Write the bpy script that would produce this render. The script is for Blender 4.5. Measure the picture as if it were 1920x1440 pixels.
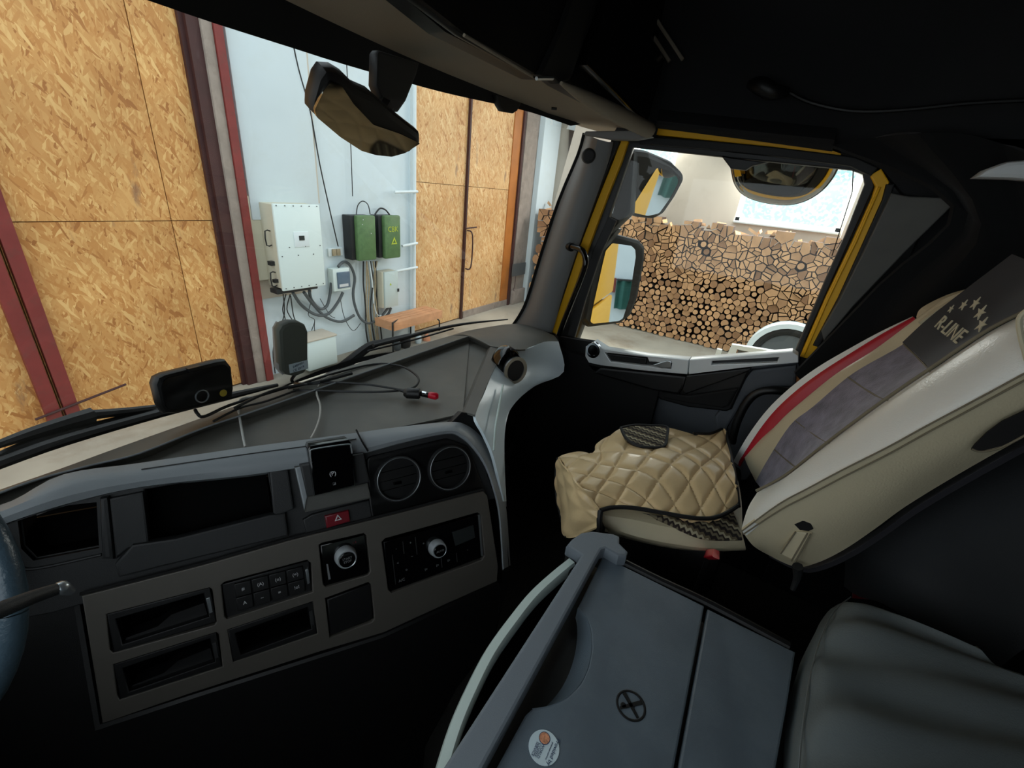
import bpy, bmesh, math, random
from mathutils import Vector, Matrix
random.seed(7)
for o in list(bpy.data.objects): bpy.data.objects.remove(o, do_unlink=True)
S = bpy.context.scene
COL = S.collection
V = Vector
# ------------------------------------------------------------------ camera
FPX = 813.437
_vd = V((773-960, -(2500-720), -FPX)).normalized()      # direction of world down in camera space
_vr = V((1500-960, -(405-720), -FPX)).normalized()      # direction of world +X
ZA = -_vd; XA = (_vr - _vr.dot(ZA)*ZA).normalized(); YA = ZA.cross(XA)
RM = Matrix((XA, YA, ZA))
CAM = V((0, 0, 2.65))
cd = bpy.data.cameras.new('camera'); cam = bpy.data.objects.new('camera', cd); COL.objects.link(cam)
cam.matrix_world = Matrix.Translation(CAM) @ RM.to_4x4()
cd.sensor_fit = 'HORIZONTAL'; cd.sensor_width = 36; cd.lens = FPX/1920*36; cd.clip_start = .02; cd.clip_end = 100
S.camera = cam
# ------------------------------------------------------------------ world, lights, exposure
w = bpy.data.worlds.new('sky'); S.world = w; w.use_nodes = True
bg = w.node_tree.nodes['Background']; bg.inputs[0].default_value = (.86, .95, 1, 1); bg.inputs[1].default_value = 1.35
S.view_settings.view_transform = 'Standard'; S.view_settings.look = 'None'
S.view_settings.exposure = 0.45; S.view_settings.gamma = 1; S.view_settings.use_curve_mapping = False
def area(name, loc, target, size, power, color=(1,1,1), sy=None):
    l = bpy.data.lights.new(name, 'AREA'); l.energy = power; l.size = size; l.color = color
    if sy: l.shape = 'RECTANGLE'; l.size_y = sy
    o = bpy.data.objects.new(name, l); COL.objects.link(o); o.location = loc
    o.rotation_euler = (V(target)-V(loc)).to_track_quat('-Z', 'Y').to_euler()
    return o
area('window_daylight', (10.4, .2, 3.55), (9.55, .2, 2.2), 1.7, 120, (1, .98, .94), .25)
area('window_daylight', (10.4, 3.0, 4.1), (9.55, 3.0, 2.2), .9, 60, (1, .98, .94), .25)
# ------------------------------------------------------------------ picking 3D points
def ray(x, y): return RM @ V((x-960, 720-y, -FPX))
def P(x, y, X=None, Y=None, Z=None, D=None):
    r = ray(x, y)
    if X is not None: t = (X-CAM.x)/r.x
    elif Y is not None: t = (Y-CAM.y)/r.y
    elif Z is not None: t = (Z-CAM.z)/r.z
    else: t = D/r.length
    return CAM + r*t
def gy(x, z):
    b = 1.26-.184*(x-.85)**2; t = 1.03-.12*(x-.85)**2
    return b + (t-b)*(z-2.02)/.88
def PG(x, y, off=0.0):                                   # point on the curved windscreen
    r = ray(x, y); lo, hi = 0.0005, .004
    for _ in range(40):
        m = (lo+hi)/2; p = CAM+r*m
        if p.y < gy(p.x, p.z)-off: lo = m
        else: hi = m
    return CAM+r*lo
class Fr:
    def __init__(s, o, u, v):
        s.o = V(o); s.u = V(u).normalized(); v = V(v); s.v = (v-v.dot(s.u)*s.u).normalized(); s.n = s.u.cross(s.v)
    def uv(s, x, y, c=0):
        r = ray(x, y); q = s.o+s.n*c; t = (q-CAM).dot(s.n)/r.dot(s.n); d = CAM+r*t-q
        return (d.dot(s.u), d.dot(s.v))
    def pt(s, a, b, c=0): return s.o+s.u*a+s.v*b+s.n*c
    def px(s, x, y, c=0): return s.pt(*s.uv(x, y, c), c)
def FX(X): return Fr((X,0,0), (0,-1,0), (0,0,-1))
def FY(Y): return Fr((0,Y,0), (1,0,0), (0,0,-1))
def FZ(Z): return Fr((0,0,Z), (1,0,0), (0,-1,0))
# ------------------------------------------------------------------ materials
def srgb(c): return tuple(((v/255)/12.92 if v <= 10 else (((v/255)+.055)/1.055)**2.4) for v in c)+(1,)
def mat(name, col, rough=.5, metal=0, bump=0, bscale=200, var=0, vscale=4, spec=.5, coat=0, sheen=0, dirt=None, dscale=2, damt=.5):
    m = bpy.data.materials.new(name); m.use_nodes = True; nt = m.node_tree; N = nt.nodes; L = nt.links
    b = N['Principled BSDF']; c = srgb(col)
    b.inputs['Base Color'].default_value = c; b.inputs['Roughness'].default_value = rough; b.inputs['Metallic'].default_value = metal
    b.inputs['Specular IOR Level'].default_value = spec
    if coat: b.inputs['Coat Weight'].default_value = coat
    if sheen: b.inputs['Sheen Weight'].default_value = sheen
    if var or bump or dirt: tc = N.new('ShaderNodeTexCoord')
    src = None
    if var:
        n = N.new('ShaderNodeTexNoise'); n.inputs['Scale'].default_value = vscale; n.inputs['Detail'].default_value = 6
        L.new(tc.outputs['Object'], n.inputs['Vector'])
        r = N.new('ShaderNodeValToRGB'); r.color_ramp.elements[0].position = .3; r.color_ramp.elements[1].position = .7
        r.color_ramp.elements[0].color = tuple(v*(1-var) for v in c[:3])+(1,); r.color_ramp.elements[1].color = tuple(min(1, v*(1+var)) for v in c[:3])+(1,)
        L.new(n.outputs['Fac'], r.inputs['Fac']); src = r.outputs['Color']
        L.new(src, b.inputs['Base Color'])
    if dirt:
        n = N.new('ShaderNodeTexNoise'); n.inputs['Scale'].default_value = dscale; n.inputs['Detail'].default_value = 8; n.inputs['Roughness'].default_value = .7
        L.new(tc.outputs['Object'], n.inputs['Vector'])
        r = N.new('ShaderNodeValToRGB'); r.color_ramp.elements[0].position = .5; r.color_ramp.elements[1].position = .75
        r.color_ramp.elements[0].color = (0,0,0,1); r.color_ramp.elements[1].color = (damt,damt,damt,1)
        L.new(n.outputs['Fac'], r.inputs['Fac'])
        mx = N.new('ShaderNodeMix'); mx.data_type = 'RGBA'
        L.new(r.outputs['Color'], mx.inputs['Factor'])
        if src: L.new(src, mx.inputs['A'])
        else: mx.inputs['A'].default_value = c
        mx.inputs['B'].default_value = srgb(dirt); L.new(mx.outputs['Result'], b.inputs['Base Color'])
    if bump:
        n = N.new('ShaderNodeTexNoise'); n.inputs['Scale'].default_value = bscale; n.inputs['Detail'].default_value = 3
        L.new(tc.outputs['Object'], n.inputs['Vector'])
        bp = N.new('ShaderNodeBump'); bp.inputs['Strength'].default_value = bump; bp.inputs['Distance'].default_value = .002
        L.new(n.outputs['Fac'], bp.inputs['Height']); L.new(bp.outputs['Normal'], b.inputs['Normal'])
    return m
def osb_mat(name, base, dark, light, stain=None):
    m = bpy.data.materials.new(name); m.use_nodes = True; nt = m.node_tree; N = nt.nodes; L = nt.links
    b = N['Principled BSDF']; b.inputs['Roughness'].default_value = .6
    tc = N.new('ShaderNodeTexCoord'); prev = None; hv = None
    for ang, sc in ((.25, (34,1,7)), (-.6, (40,1,9)), (.8, (36,1,8)), (-.15, (60,1,12)), (.5, (24,1,5))):
        mp = N.new('ShaderNodeMapping'); mp.vector_type = 'POINT'; mp.inputs['Rotation'].default_value = (0, ang, 0)
        L.new(tc.outputs['Object'], mp.inputs['Vector'])
        m2 = N.new('ShaderNodeVectorMath'); m2.operation = 'MULTIPLY'; m2.inputs[1].default_value = sc
        L.new(mp.outputs['Vector'], m2.inputs[0])
        nz = N.new('ShaderNodeTexNoise'); nz.inputs['Scale'].default_value = .8
        L.new(m2.outputs[0], nz.inputs['Vector'])
        ad = N.new('ShaderNodeVectorMath'); ad.operation = 'MULTIPLY_ADD'; ad.inputs[1].default_value = (.9,.9,.9)
        L.new(nz.outputs['Color'], ad.inputs[0]); L.new(m2.outputs[0], ad.inputs[2])
        vo = N.new('ShaderNodeTexVoronoi'); vo.inputs['Scale'].default_value = 1
        L.new(ad.outputs[0], vo.inputs['Vector'])
        sp = N.new('ShaderNodeSeparateColor'); L.new(vo.outputs['Color'], sp.inputs[0])
        if prev is None: prev = (sp.outputs[0], sp.outputs[1])
        else:
            gt = N.new('ShaderNodeMath'); gt.operation = 'GREATER_THAN'; L.new(sp.outputs[1], gt.inputs[0]); L.new(prev[1], gt.inputs[1])
            mx = N.new('ShaderNodeMix'); mx.data_type = 'FLOAT'; L.new(gt.outputs[0], mx.inputs[0]); L.new(prev[0], mx.inputs[2]); L.new(sp.outputs[0], mx.inputs[3])
            ma = N.new('ShaderNodeMath'); ma.operation = 'MAXIMUM'; L.new(sp.outputs[1], ma.inputs[0]); L.new(prev[1], ma.inputs[1])
            prev = (mx.outputs[0], ma.outputs[0])
    r = N.new('ShaderNodeValToRGB'); e = r.color_ramp.elements
    e[0].position = 0; e[0].color = srgb(dark); e[1].position = 1; e[1].color = srgb(light)
    x = e.new(.15); x.color = srgb(base); x = e.new(.75); x.color = srgb(tuple((a+c)//2 for a, c in zip(base, light)))
    L.new(prev[0], r.inputs['Fac']); out = r.outputs['Color']
    n = N.new('ShaderNodeTexNoise'); n.inputs['Scale'].default_value = 1.1; n.inputs['Detail'].default_value = 5
    L.new(tc.outputs['Object'], n.inputs['Vector'])
    rr = N.new('ShaderNodeValToRGB'); rr.color_ramp.elements[0].position = .35; rr.color_ramp.elements[1].position = .7
    rr.color_ramp.elements[0].color = (1,1,1,1); rr.color_ramp.elements[1].color = (.72,.66,.58,1)
    L.new(n.outputs['Fac'], rr.inputs['Fac'])
    mu = N.new('ShaderNodeMix'); mu.data_type = 'RGBA'; mu.blend_type = 'MULTIPLY'; mu.inputs['Factor'].default_value = 1
    L.new(out, mu.inputs['A']); L.new(rr.outputs['Color'], mu.inputs['B']); out = mu.outputs['Result']
    if stain:                                            # dark damp marks in the boards
        mp = N.new('ShaderNodeMapping'); mp.inputs['Scale'].default_value = (3, 1, .8); L.new(tc.outputs['Object'], mp.inputs['Vector'])
        n2 = N.new('ShaderNodeTexNoise'); n2.inputs['Scale'].default_value = 1.4; n2.inputs['Detail'].default_value = 7; n2.inputs['Roughness'].default_value = .7
        L.new(mp.outputs['Vector'], n2.inputs['Vector'])
        r2 = N.new('ShaderNodeValToRGB'); r2.color_ramp.elements[0].position = .6; r2.color_ramp.elements[1].position = .72
        r2.color_ramp.elements[0].color = (0,0,0,1); r2.color_ramp.elements[1].color = (.7,.7,.7,1)
        L.new(n2.outputs['Fac'], r2.inputs['Fac'])
        m3 = N.new('ShaderNodeMix'); m3.data_type = 'RGBA'; L.new(r2.outputs['Color'], m3.inputs['Factor']); L.new(out, m3.inputs['A'])
        m3.inputs['B'].default_value = srgb(stain); out = m3.outputs['Result']
    L.new(out, b.inputs['Base Color'])
    return m
def glass_mat(name, tint=(1,1,1), refl=.06):
    m = bpy.data.materials.new(name); m.use_nodes = True; nt = m.node_tree; N = nt.nodes; L = nt.links
    N.remove(N['Principled BSDF']); out = N['Material Output']
    t = N.new('ShaderNodeBsdfTransparent'); t.inputs[0].default_value = tint+(1,)
    g = N.new('ShaderNodeBsdfGlossy'); g.inputs['Roughness'].default_value = .02
    f = N.new('ShaderNodeFresnel'); f.inputs[0].default_value = 1.3
    mx = N.new('ShaderNodeMixShader')
    L.new(f.outputs[0], mx.inputs[0]); L.new(t.outputs[0], mx.inputs[1]); L.new(g.outputs[0], mx.inputs[2]); L.new(mx.outputs[0], out.inputs[0])
    return m
M = {}
M['dash'] = mat('dash_plastic', (88,88,84), .48, bump=.35, bscale=900, var=.12, vscale=8)
M['dashtop'] = mat('dash_top_plastic', (104,103,97), .5, bump=.3, bscale=900, var=.15, vscale=5, dirt=(128,122,110), dscale=5, damt=.3)
M['rim'] = mat('rim_plastic', (142,148,152), .42, bump=.2, bscale=900)
M['cheek'] = mat('light_grey_plastic', (222,236,244), .3, bump=.15, bscale=700)
M['black'] = mat('black_plastic', (16,16,17), .42, bump=.2, bscale=900)
M['softblack'] = mat('soft_black', (10,10,11), .85)
M['void'] = mat('recess_shade_black', (4,4,4), .8, spec=.1)  # deeper black, puts the shade inside the recesses into the colour
M['knob'] = mat('pale_knob', (205,212,216), .22, metal=.35)
M['doorgrey'] = mat('door_grey_plastic', (82,86,92), .5, bump=.3, bscale=900)
M['gloss'] = mat('gloss_black', (6,6,7), .12)
M['darkgrey'] = mat('dark_grey_plastic', (38,39,40), .5, bump=.3, bscale=900)
M['silver'] = mat('silver_panel_paint', (98,94,88), .42, metal=.35, bump=.25, bscale=1600)
M['chrome'] = mat('chrome', (215,220,225), .12, metal=1)
M['satin'] = mat('satin_metal', (170,176,180), .3, metal=.8)
M['doorsilver'] = mat('door_silver', (232,238,240), .35, metal=.1)
M['yellow'] = mat('yellow_paint', (246,186,10), .5)
M['header'] = mat('header_lining', (150,140,124), .8, bump=.3, bscale=400)
M['head'] = mat('headliner_dark', (26,27,29), .9, bump=.4, bscale=300, var=.1)
M['fabric'] = mat('black_curtain_cloth', (9,10,11), .95, sheen=.1)
M['pillar'] = mat('pillar_plastic', (132,133,133), .5, bump=.2, bscale=900)
M['white_plaster'] = mat('white_plaster', (208,221,226), .85, bump=.6, bscale=12, var=.05, vscale=1.2, dirt=(190,196,190), dscale=1.2, damt=.5)
M['beige_plaster'] = mat('beige_plaster', (196,187,172), .85, var=.06, vscale=1.2, dirt=(168,158,140), dscale=2, damt=.4)
M['concrete'] = mat('concrete', (150,138,128), .9, bump=1, bscale=30, var=.15, vscale=6, dirt=(110,95,85), dscale=5)
M['floor'] = mat('dusty_floor', (166,160,146), .9, bump=.5, bscale=30, var=.13, vscale=1.6, dirt=(120,98,72), dscale=.7, damt=.8)
M['redpaint'] = mat('red_oxide_paint', (122,46,42), .55, var=.15, vscale=6, dirt=(90,60,50), dscale=9, damt=.5)
M['darkred'] = mat('dark_red_brown', (62,30,28), .6, var=.2, vscale=6)
M['osb'] = osb_mat('osb_board', (198,138,74), (168,108,52), (232,188,122), (120,94,76))
M['osb2'] = osb_mat('osb_board_pale', (216,164,106), (182,126,72), (242,210,158), (130,114,102))
M['joint'] = mat('board_joint', (96,62,34), .9)
M['orangewood'] = mat('varnished_timber', (176,108,48), .5, var=.15, vscale=3)
M['palewood'] = mat('pale_crate_wood', (206,150,108), .7, var=.15, vscale=6)
M['cabinet'] = mat('cabinet_white', (214,228,226), .45)
M['cabinetside'] = mat('cabinet_cream', (196,192,172), .6)
M['green'] = mat('green_enamel', (84,116,72), .5, var=.15, vscale=12, dirt=(60,90,60), dscale=14, damt=.6)
M['yellowmark'] = mat('faded_yellow', (176,190,60), .7)
M['greybox'] = mat('grey_breaker_box', (188,202,200), .5)
M['bluewin'] = mat('blue_grey_window', (92,110,128), .2)
M['wire'] = mat('black_wire', (28,30,31), .5)
M['conduit'] = mat('grey_conduit', (78,84,87), .5, bump=.8, bscale=200)
M['whitepipe'] = mat('white_pipe', (216,226,228), .5)
M['beigewire'] = mat('beige_wire', (160,146,118), .6, var=.15, vscale=30)
M['redplastic'] = mat('red_plastic', (196,16,44), .3)
M['hazard'] = mat('hazard_red', (120,24,36), .35)
M['whiteink'] = mat('white_print', (200,202,204), .6)
M['greyink'] = mat('grey_print', (120,122,124), .6)
M['blueink'] = mat('navy_print', (44,62,96), .6)
M['paper'] = mat('sticker_paper', (200,216,222), .5)
M['orangeink'] = mat('orange_print', (206,140,104), .6, var=.4, vscale=300)
M['mirror'] = mat('mirror_glass', (225,228,230), .02, metal=1)
M['mirrordim'] = mat('tinted_mirror', (150,146,138), .05, metal=1)
M['leather'] = mat('cream_leather', (214,202,170), .38, bump=.3, bscale=250, var=.05)
M['leatherpale'] = mat('pale_leather', (240,242,236), .3, bump=.35, bscale=250)
M['quilt'] = mat('quilted_leatherette', (228,198,150), .3, bump=.25, bscale=120, var=.08, vscale=8)
M['redleather'] = mat('red_leather', (186,28,48), .4, bump=.2, bscale=250)
M['velvet'] = mat('plum_velour', (112,106,128), .85, bump=.6, bscale=180, var=.45, vscale=26, sheen=.5)
M['velvetdark'] = mat('shade_dark_velour', (30,29,35), .9, var=.15, sheen=.2)
M['seam'] = mat('seam_thread', (120,112,92), .7)
M['creamthread'] = mat('cream_thread', (205,198,170), .7)
M['piping'] = mat('black_piping', (14,13,14), .6)
M['fridge'] = mat('console_lid_plastic', (90,101,110), .42, bump=.35, bscale=700, var=.14, vscale=9, dirt=(112,122,128), dscale=14, damt=.35)
M['fridgebar'] = mat('console_bar_plastic', (112,120,128), .5, bump=.3, bscale=700)
M['rail'] = mat('pale_rail', (196,210,204), .35)
M['sheet'] = mat('grey_green_cover', (102,110,111), .85, bump=.4, bscale=350, var=.06)
M['sheetdark'] = mat('dark_grey_cloth', (50,52,54), .9, bump=.4, bscale=350)
M['carpet'] = mat('cab_carpet', (34,31,28), .95, bump=1, bscale=300)
M['obu'] = mat('grey_green_device', (92,96,88), .5)
M['whitecable'] = mat('pale_cable', (200,200,196), .4)
M['yellowdot'] = mat('yellow_sticker', (170,150,50), .5)
M['screen'] = mat('lcd_glass', (44,48,48), .2)
M['wheelrim'] = mat('steering_leather', (66,84,96), .3, bump=.4, bscale=200)
M['bark'] = mat('bark', (66,46,34), .9, var=.3, vscale=12)
M['rubber'] = mat('rubber', (18,19,20), .6)
M['tealcloth'] = mat('teal_tarp', (40,92,84), .8)
M['glass'] = glass_mat('clear_glass', (.97,.99,.98))
def wood_end():
    m = mat('log_end', (196,154,114), .8, var=.16, vscale=5)
    nt = m.node_tree; N = nt.nodes; L = nt.links; b = N['Principled BSDF']
    src = b.inputs['Base Color'].links[0].from_socket
    oi = N.new('ShaderNodeObjectInfo'); r = N.new('ShaderNodeValToRGB')
    r.color_ramp.elements[0].color = (.5,.43,.38,1); r.color_ramp.elements[1].color = (1.12,1.1,1.04,1)
    L.new(oi.outputs['Random'], r.inputs['Fac'])
    mx = N.new('ShaderNodeMix'); mx.data_type = 'RGBA'; mx.blend_type = 'MULTIPLY'; mx.inputs['Factor'].default_value = 1
    L.new(src, mx.inputs['A']); L.new(r.outputs['Color'], mx.inputs['B']); L.new(mx.outputs['Result'], b.inputs['Base Color'])
    return m
M['logend'] = wood_end()
def zigzag():
    m = bpy.data.materials.new('zigzag_knit'); m.use_nodes = True; nt = m.node_tree; N = nt.nodes; L = nt.links; b = N['Principled BSDF']
    b.inputs['Roughness'].default_value = .9
    tc = N.new('ShaderNodeTexCoord'); sp = N.new('ShaderNodeSeparateXYZ'); L.new(tc.outputs['Object'], sp.inputs[0])
    pp = N.new('ShaderNodeMath'); pp.operation = 'PINGPONG'; pp.inputs[1].default_value = .008; L.new(sp.outputs[1], pp.inputs[0])
    ad = N.new('ShaderNodeMath'); ad.operation = 'MULTIPLY_ADD'; ad.inputs[1].default_value = 1.0; L.new(pp.outputs[0], ad.inputs[0]); L.new(sp.outputs[0], ad.inputs[2])
    mu = N.new('ShaderNodeMath'); mu.operation = 'MULTIPLY'; mu.inputs[1].default_value = 22; L.new(ad.outputs[0], mu.inputs[0])
    fr = N.new('ShaderNodeMath'); fr.operation = 'FRACT'; L.new(mu.outputs[0], fr.inputs[0])
    r = N.new('ShaderNodeValToRGB'); r.color_ramp.interpolation = 'CONSTANT'; e = r.color_ramp.elements
    e[0].color = srgb((38,30,28)); e[1].position = .8; e[1].color = srgb((104,92,70))
    for p, c in ((.25, (120,110,88)), (.45, (44,34,30)), (.62, (176,166,138))):
        x = e.new(p); x.color = srgb(c)
    L.new(fr.outputs[0], r.inputs['Fac']); L.new(r.outputs['Color'], b.inputs['Base Color'])
    return m
M['zigzag'] = zigzag()
def pane_mat():                                          # daylight falling through glass blocks: the pane is lit from outside
    m = bpy.data.materials.new('daylit_pane'); m.use_nodes = True; nt = m.node_tree; N = nt.nodes; L = nt.links; b = N['Principled BSDF']
    tc = N.new('ShaderNodeTexCoord'); vo = N.new('ShaderNodeTexVoronoi'); vo.inputs['Scale'].default_value = 22; L.new(tc.outputs['Object'], vo.inputs['Vector'])
    n = N.new('ShaderNodeTexNoise'); n.inputs['Scale'].default_value = 2.2; L.new(tc.outputs['Object'], n.inputs['Vector'])
    sp = N.new('ShaderNodeSeparateColor'); L.new(vo.outputs['Color'], sp.inputs[0])
    mm = N.new('ShaderNodeMath'); mm.operation = 'MULTIPLY'; L.new(sp.outputs[0], mm.inputs[0]); L.new(n.outputs['Fac'], mm.inputs[1])
    r = N.new('ShaderNodeValToRGB'); r.color_ramp.elements[0].position = .1; r.color_ramp.elements[1].position = .3
    r.color_ramp.elements[0].color = (1,1,1,1); r.color_ramp.elements[1].color = (.42,.74,.74,1)
    L.new(mm.outputs[0], r.inputs['Fac']); L.new(r.outputs['Color'], b.inputs['Emission Color']); b.inputs['Emission Strength'].default_value = .95
    b.inputs['Base Color'].default_value = (.04,.05,.05,1)
    return m
M['pane'] = pane_mat()
# ------------------------------------------------------------------ object helpers
def tag(o, label=None, cat=None, group=None, kind=None):
    if label: o['label'] = label
    if cat: o['category'] = cat
    if group: o['group'] = group
    if kind: o['kind'] = kind
    return o
def thing(name, label, cat, loc, group=None, kind=None):
    o = bpy.data.objects.new(name, None); COL.objects.link(o); o.location = loc; o.empty_display_size = .05
    return tag(o, label, cat, group, kind)
def wmat(o):
    m = o.matrix_basis.copy()
    while o.parent:
        m = o.parent.matrix_basis @ o.matrix_parent_inverse @ m if False else wmat(o.parent) @ o.matrix_parent_inverse @ o.matrix_basis
        return m
    return m
def finish(name, me, m, parent=None, smooth=True):
    ms = m if isinstance(m, (list, tuple)) else [m]
    if not me.materials:
        for q in ms: me.materials.append(q)
    if smooth:
        for p in me.polygons: p.use_smooth = True
        try: me.set_sharp_from_angle(angle=math.radians(38))
        except Exception: pass
    vs = [v.co for v in me.vertices]
    lo = V([min(v[i] for v in vs) for i in range(3)]); hi = V([max(v[i] for v in vs) for i in range(3)])
    c = V(((lo.x+hi.x)/2, (lo.y+hi.y)/2, lo.z)); me.transform(Matrix.Translation(-c))
    o = bpy.data.objects.new(name, me); COL.objects.link(o); o.location = c
    if parent:
        o.parent = parent; o.matrix_parent_inverse = wmat(parent).inverted()
    return o
def from_bm(name, bm, m, parent=None, smooth=True):
    bmesh.ops.recalc_face_normals(bm, faces=bm.faces)
    me = bpy.data.meshes.new(name); bm.to_mesh(me); bm.free()
    return finish(name, me, m, parent, smooth)
def round_poly(pts, r, seg=4):
    out = []; n = len(pts)
    for i in range(n):
        p = V(pts[i]); a = V(pts[i-1])-p; b = V(pts[(i+1) % n])-p
        rr = min(r, a.length*.45, b.length*.45)
        if rr < 1e-6: out.append(tuple(p)); continue
        a = p+a.normalized()*rr; b = p+b.normalized()*rr
        for k in range(seg+1):
            t = k/seg; out.append(tuple((1-t)**2*a+2*t*(1-t)*p+t*t*b))
    return out
def plate_uv(name, fr, outer, holes, c0, c1, m, parent=None, bevel=0, r=0):
    cu = bpy.data.curves.new(name, 'CURVE'); cu.dimensions = '2D'; cu.fill_mode = 'BOTH'
    if bevel and bevel*2 > (c1-c0)*.9: bevel = (c1-c0)*.4
    for k, poly in enumerate([outer]+list(holes)):
        if r and not isinstance(poly, tuple): poly = round_poly([V(p) for p in poly], r)
        sp = cu.splines.new('POLY'); sp.points.add(len(poly)-1); sp.use_cyclic_u = True
        for q, p in zip(sp.points, poly): q.co = (p[0], p[1], 0, 1)
    cu.extrude = max((c1-c0)/2-bevel, 1e-5); cu.bevel_depth = bevel; cu.offset = -bevel; cu.bevel_resolution = 1
    tmp = bpy.data.objects.new('tmp', cu); COL.objects.link(tmp)
    dg = bpy.context.evaluated_depsgraph_get(); dg.update()
    me = bpy.data.meshes.new_from_object(tmp.evaluated_get(dg)); bpy.data.objects.remove(tmp); bpy.data.curves.remove(cu)
    o = fr.o+fr.n*(c0+c1)/2
    me.transform(Matrix((( fr.u.x, fr.v.x, fr.n.x, o.x), (fr.u.y, fr.v.y, fr.n.y, o.y), (fr.u.z, fr.v.z, fr.n.z, o.z), (0,0,0,1))))
    me.materials.clear()
    return finish(name, me, m, parent)
def plate(name, fr, px, m, c0=0, c1=.01, holes=(), parent=None, bevel=0, r=0):
    return plate_uv(name, fr, [fr.uv(*p, c0) for p in px], [[fr.uv(*p, c0) for p in h] for h in holes], c0, c1, m, parent, bevel, r)
def cat(pts, k):
    """smooth resampling of a point list, k steps a span"""
    n = len(pts)
    if k <= 1: return [V(p) for p in pts]
    out = []
    for i in range(n-1):
        p0 = V(pts[max(i-1,0)]); p1 = V(pts[i]); p2 = V(pts[i+1]); p3 = V(pts[min(i+2,n-1)])
        for j in range(k):
            t = j/k
            out.append(.5*((2*p1)+(p2-p0)*t+(2*p0-5*p1+4*p2-p3)*t*t+(3*p1-3*p2+p3-p0)*t**3))
    out.append(V(pts[-1])); return out
def sheet(name, rows, m, parent=None, ku=1, kv=1, thick=0, disp=None):
    rows = [cat(r, ku) for r in rows]
    cols = [cat([r[i] for r in rows], kv) for i in range(len(rows[0]))]
    nu = len(cols); nv = len(cols[0])
    bm = bmesh.new(); g = [[bm.verts.new(cols[i][j]+(disp(i/(nu-1), j/(nv-1)) if disp else V((0,0,0)))) for j in range(nv)] for i in range(nu)]
    for i in range(nu-1):
        for j in range(nv-1):
            try: bm.faces.new((g[i][j], g[i+1][j], g[i+1][j+1], g[i][j+1]))
            except Exception: pass
    if thick: # thicken away from the cabin viewpoint
        bm.normal_update(); f = bm.faces; tot = sum((q.normal.dot(q.calc_center_median()-CAM) for q in f))
        if tot < 0: bmesh.ops.reverse_faces(bm, faces=bm.faces)
        bm.normal_update()
        off = {v: v.co+v.normal*thick for v in bm.verts}
        n0 = list(bm.verts); mp = {v: bm.verts.new(off[v]) for v in n0}
        for q in list(bm.faces): bm.faces.new([mp[v] for v in reversed(q.verts)])
        ring = [g[i][0] for i in range(nu)]+[g[-1][j] for j in range(1,nv)]+[g[i][-1] for i in range(nu-2,-1,-1)]+[g[0][j] for j in range(nv-2,0,-1)]
        for a, b in zip(ring, ring[1:]+ring[:1]):
            try: bm.faces.new((a, b, mp[b], mp[a]))
            except Exception: pass
    return from_bm(name, bm, m, parent)
def add_tube(bm, pts, r, seg=8, flat=None):
    pts = [V(p) for p in pts]; n = len(pts); rings = []
    up = None
    for i, p in enumerate(pts):
        t = (pts[min(i+1,n-1)]-pts[max(i-1,0)]).normalized()
        if up is None:
            up = V((0,0,1)) if abs(t.z) < .9 else V((1,0,0))
        up = (up-up.dot(t)*t).normalized(); sd = t.cross(up)
        rr = r[i] if isinstance(r, (list, tuple)) else r
        fl = flat or 1
        rings.append([bm.verts.new(p+(math.cos(2*math.pi*k/seg)*sd*fl+math.sin(2*math.pi*k/seg)*up)*rr) for k in range(seg)])
    for a, b in zip(rings, rings[1:]):
        for k in range(seg): bm.faces.new((a[k], a[(k+1)%seg], b[(k+1)%seg], b[k]))
    bm.faces.new(rings[0][::-1]); bm.faces.new(rings[-1])
def tube(name, pts, r, m, parent=None, k=4, seg=8, flat=None):
    bm = bmesh.new(); p = cat(pts, k)
    if isinstance(r, (list,tuple)): r = [v.x for v in cat([V((q,0,0)) for q in r], k)]
    add_tube(bm, p, r, seg, flat); return from_bm(name, bm, m, parent)
def add_box(bm, lo, hi):
    vs = [bm.verts.new((x,y,z)) for x in (lo[0],hi[0]) for y in (lo[1],hi[1]) for z in (lo[2],hi[2])]
    for f in ((0,1,3,2),(4,6,7,5),(0,4,5,1),(2,3,7,6),(0,2,6,4),(1,5,7,3)): bm.faces.new([vs[i] for i in f])
def box(name, lo, hi, m, parent=None, bevel=0):
    bm = bmesh.new(); add_box(bm, lo, hi)
    if bevel: bmesh.ops.bevel(bm, geom=bm.edges[:], offset=bevel, segments=2, affect='EDGES', profile=.5)
    return from_bm(name, bm, m, parent, bool(bevel))
def ring_mesh(name, fr, a, b, r0, r1, c0, c1, m, parent=None, seg=32, sq=1):
    """annulus (r0 inner may be 0) lying in frame fr"""
    A = [(a+math.cos(2*math.pi*k/seg)*r1, b+math.sin(2*math.pi*k/seg)*r1*sq) for k in range(seg)]
    H = [[(a+math.cos(2*math.pi*k/seg)*r0, b+math.sin(2*math.pi*k/seg)*r0*sq) for k in range(seg)]] if r0 else []
    return plate_uv(name, fr, A, H, c0, c1, m, parent, bevel=(c1-c0)*.3)
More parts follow.
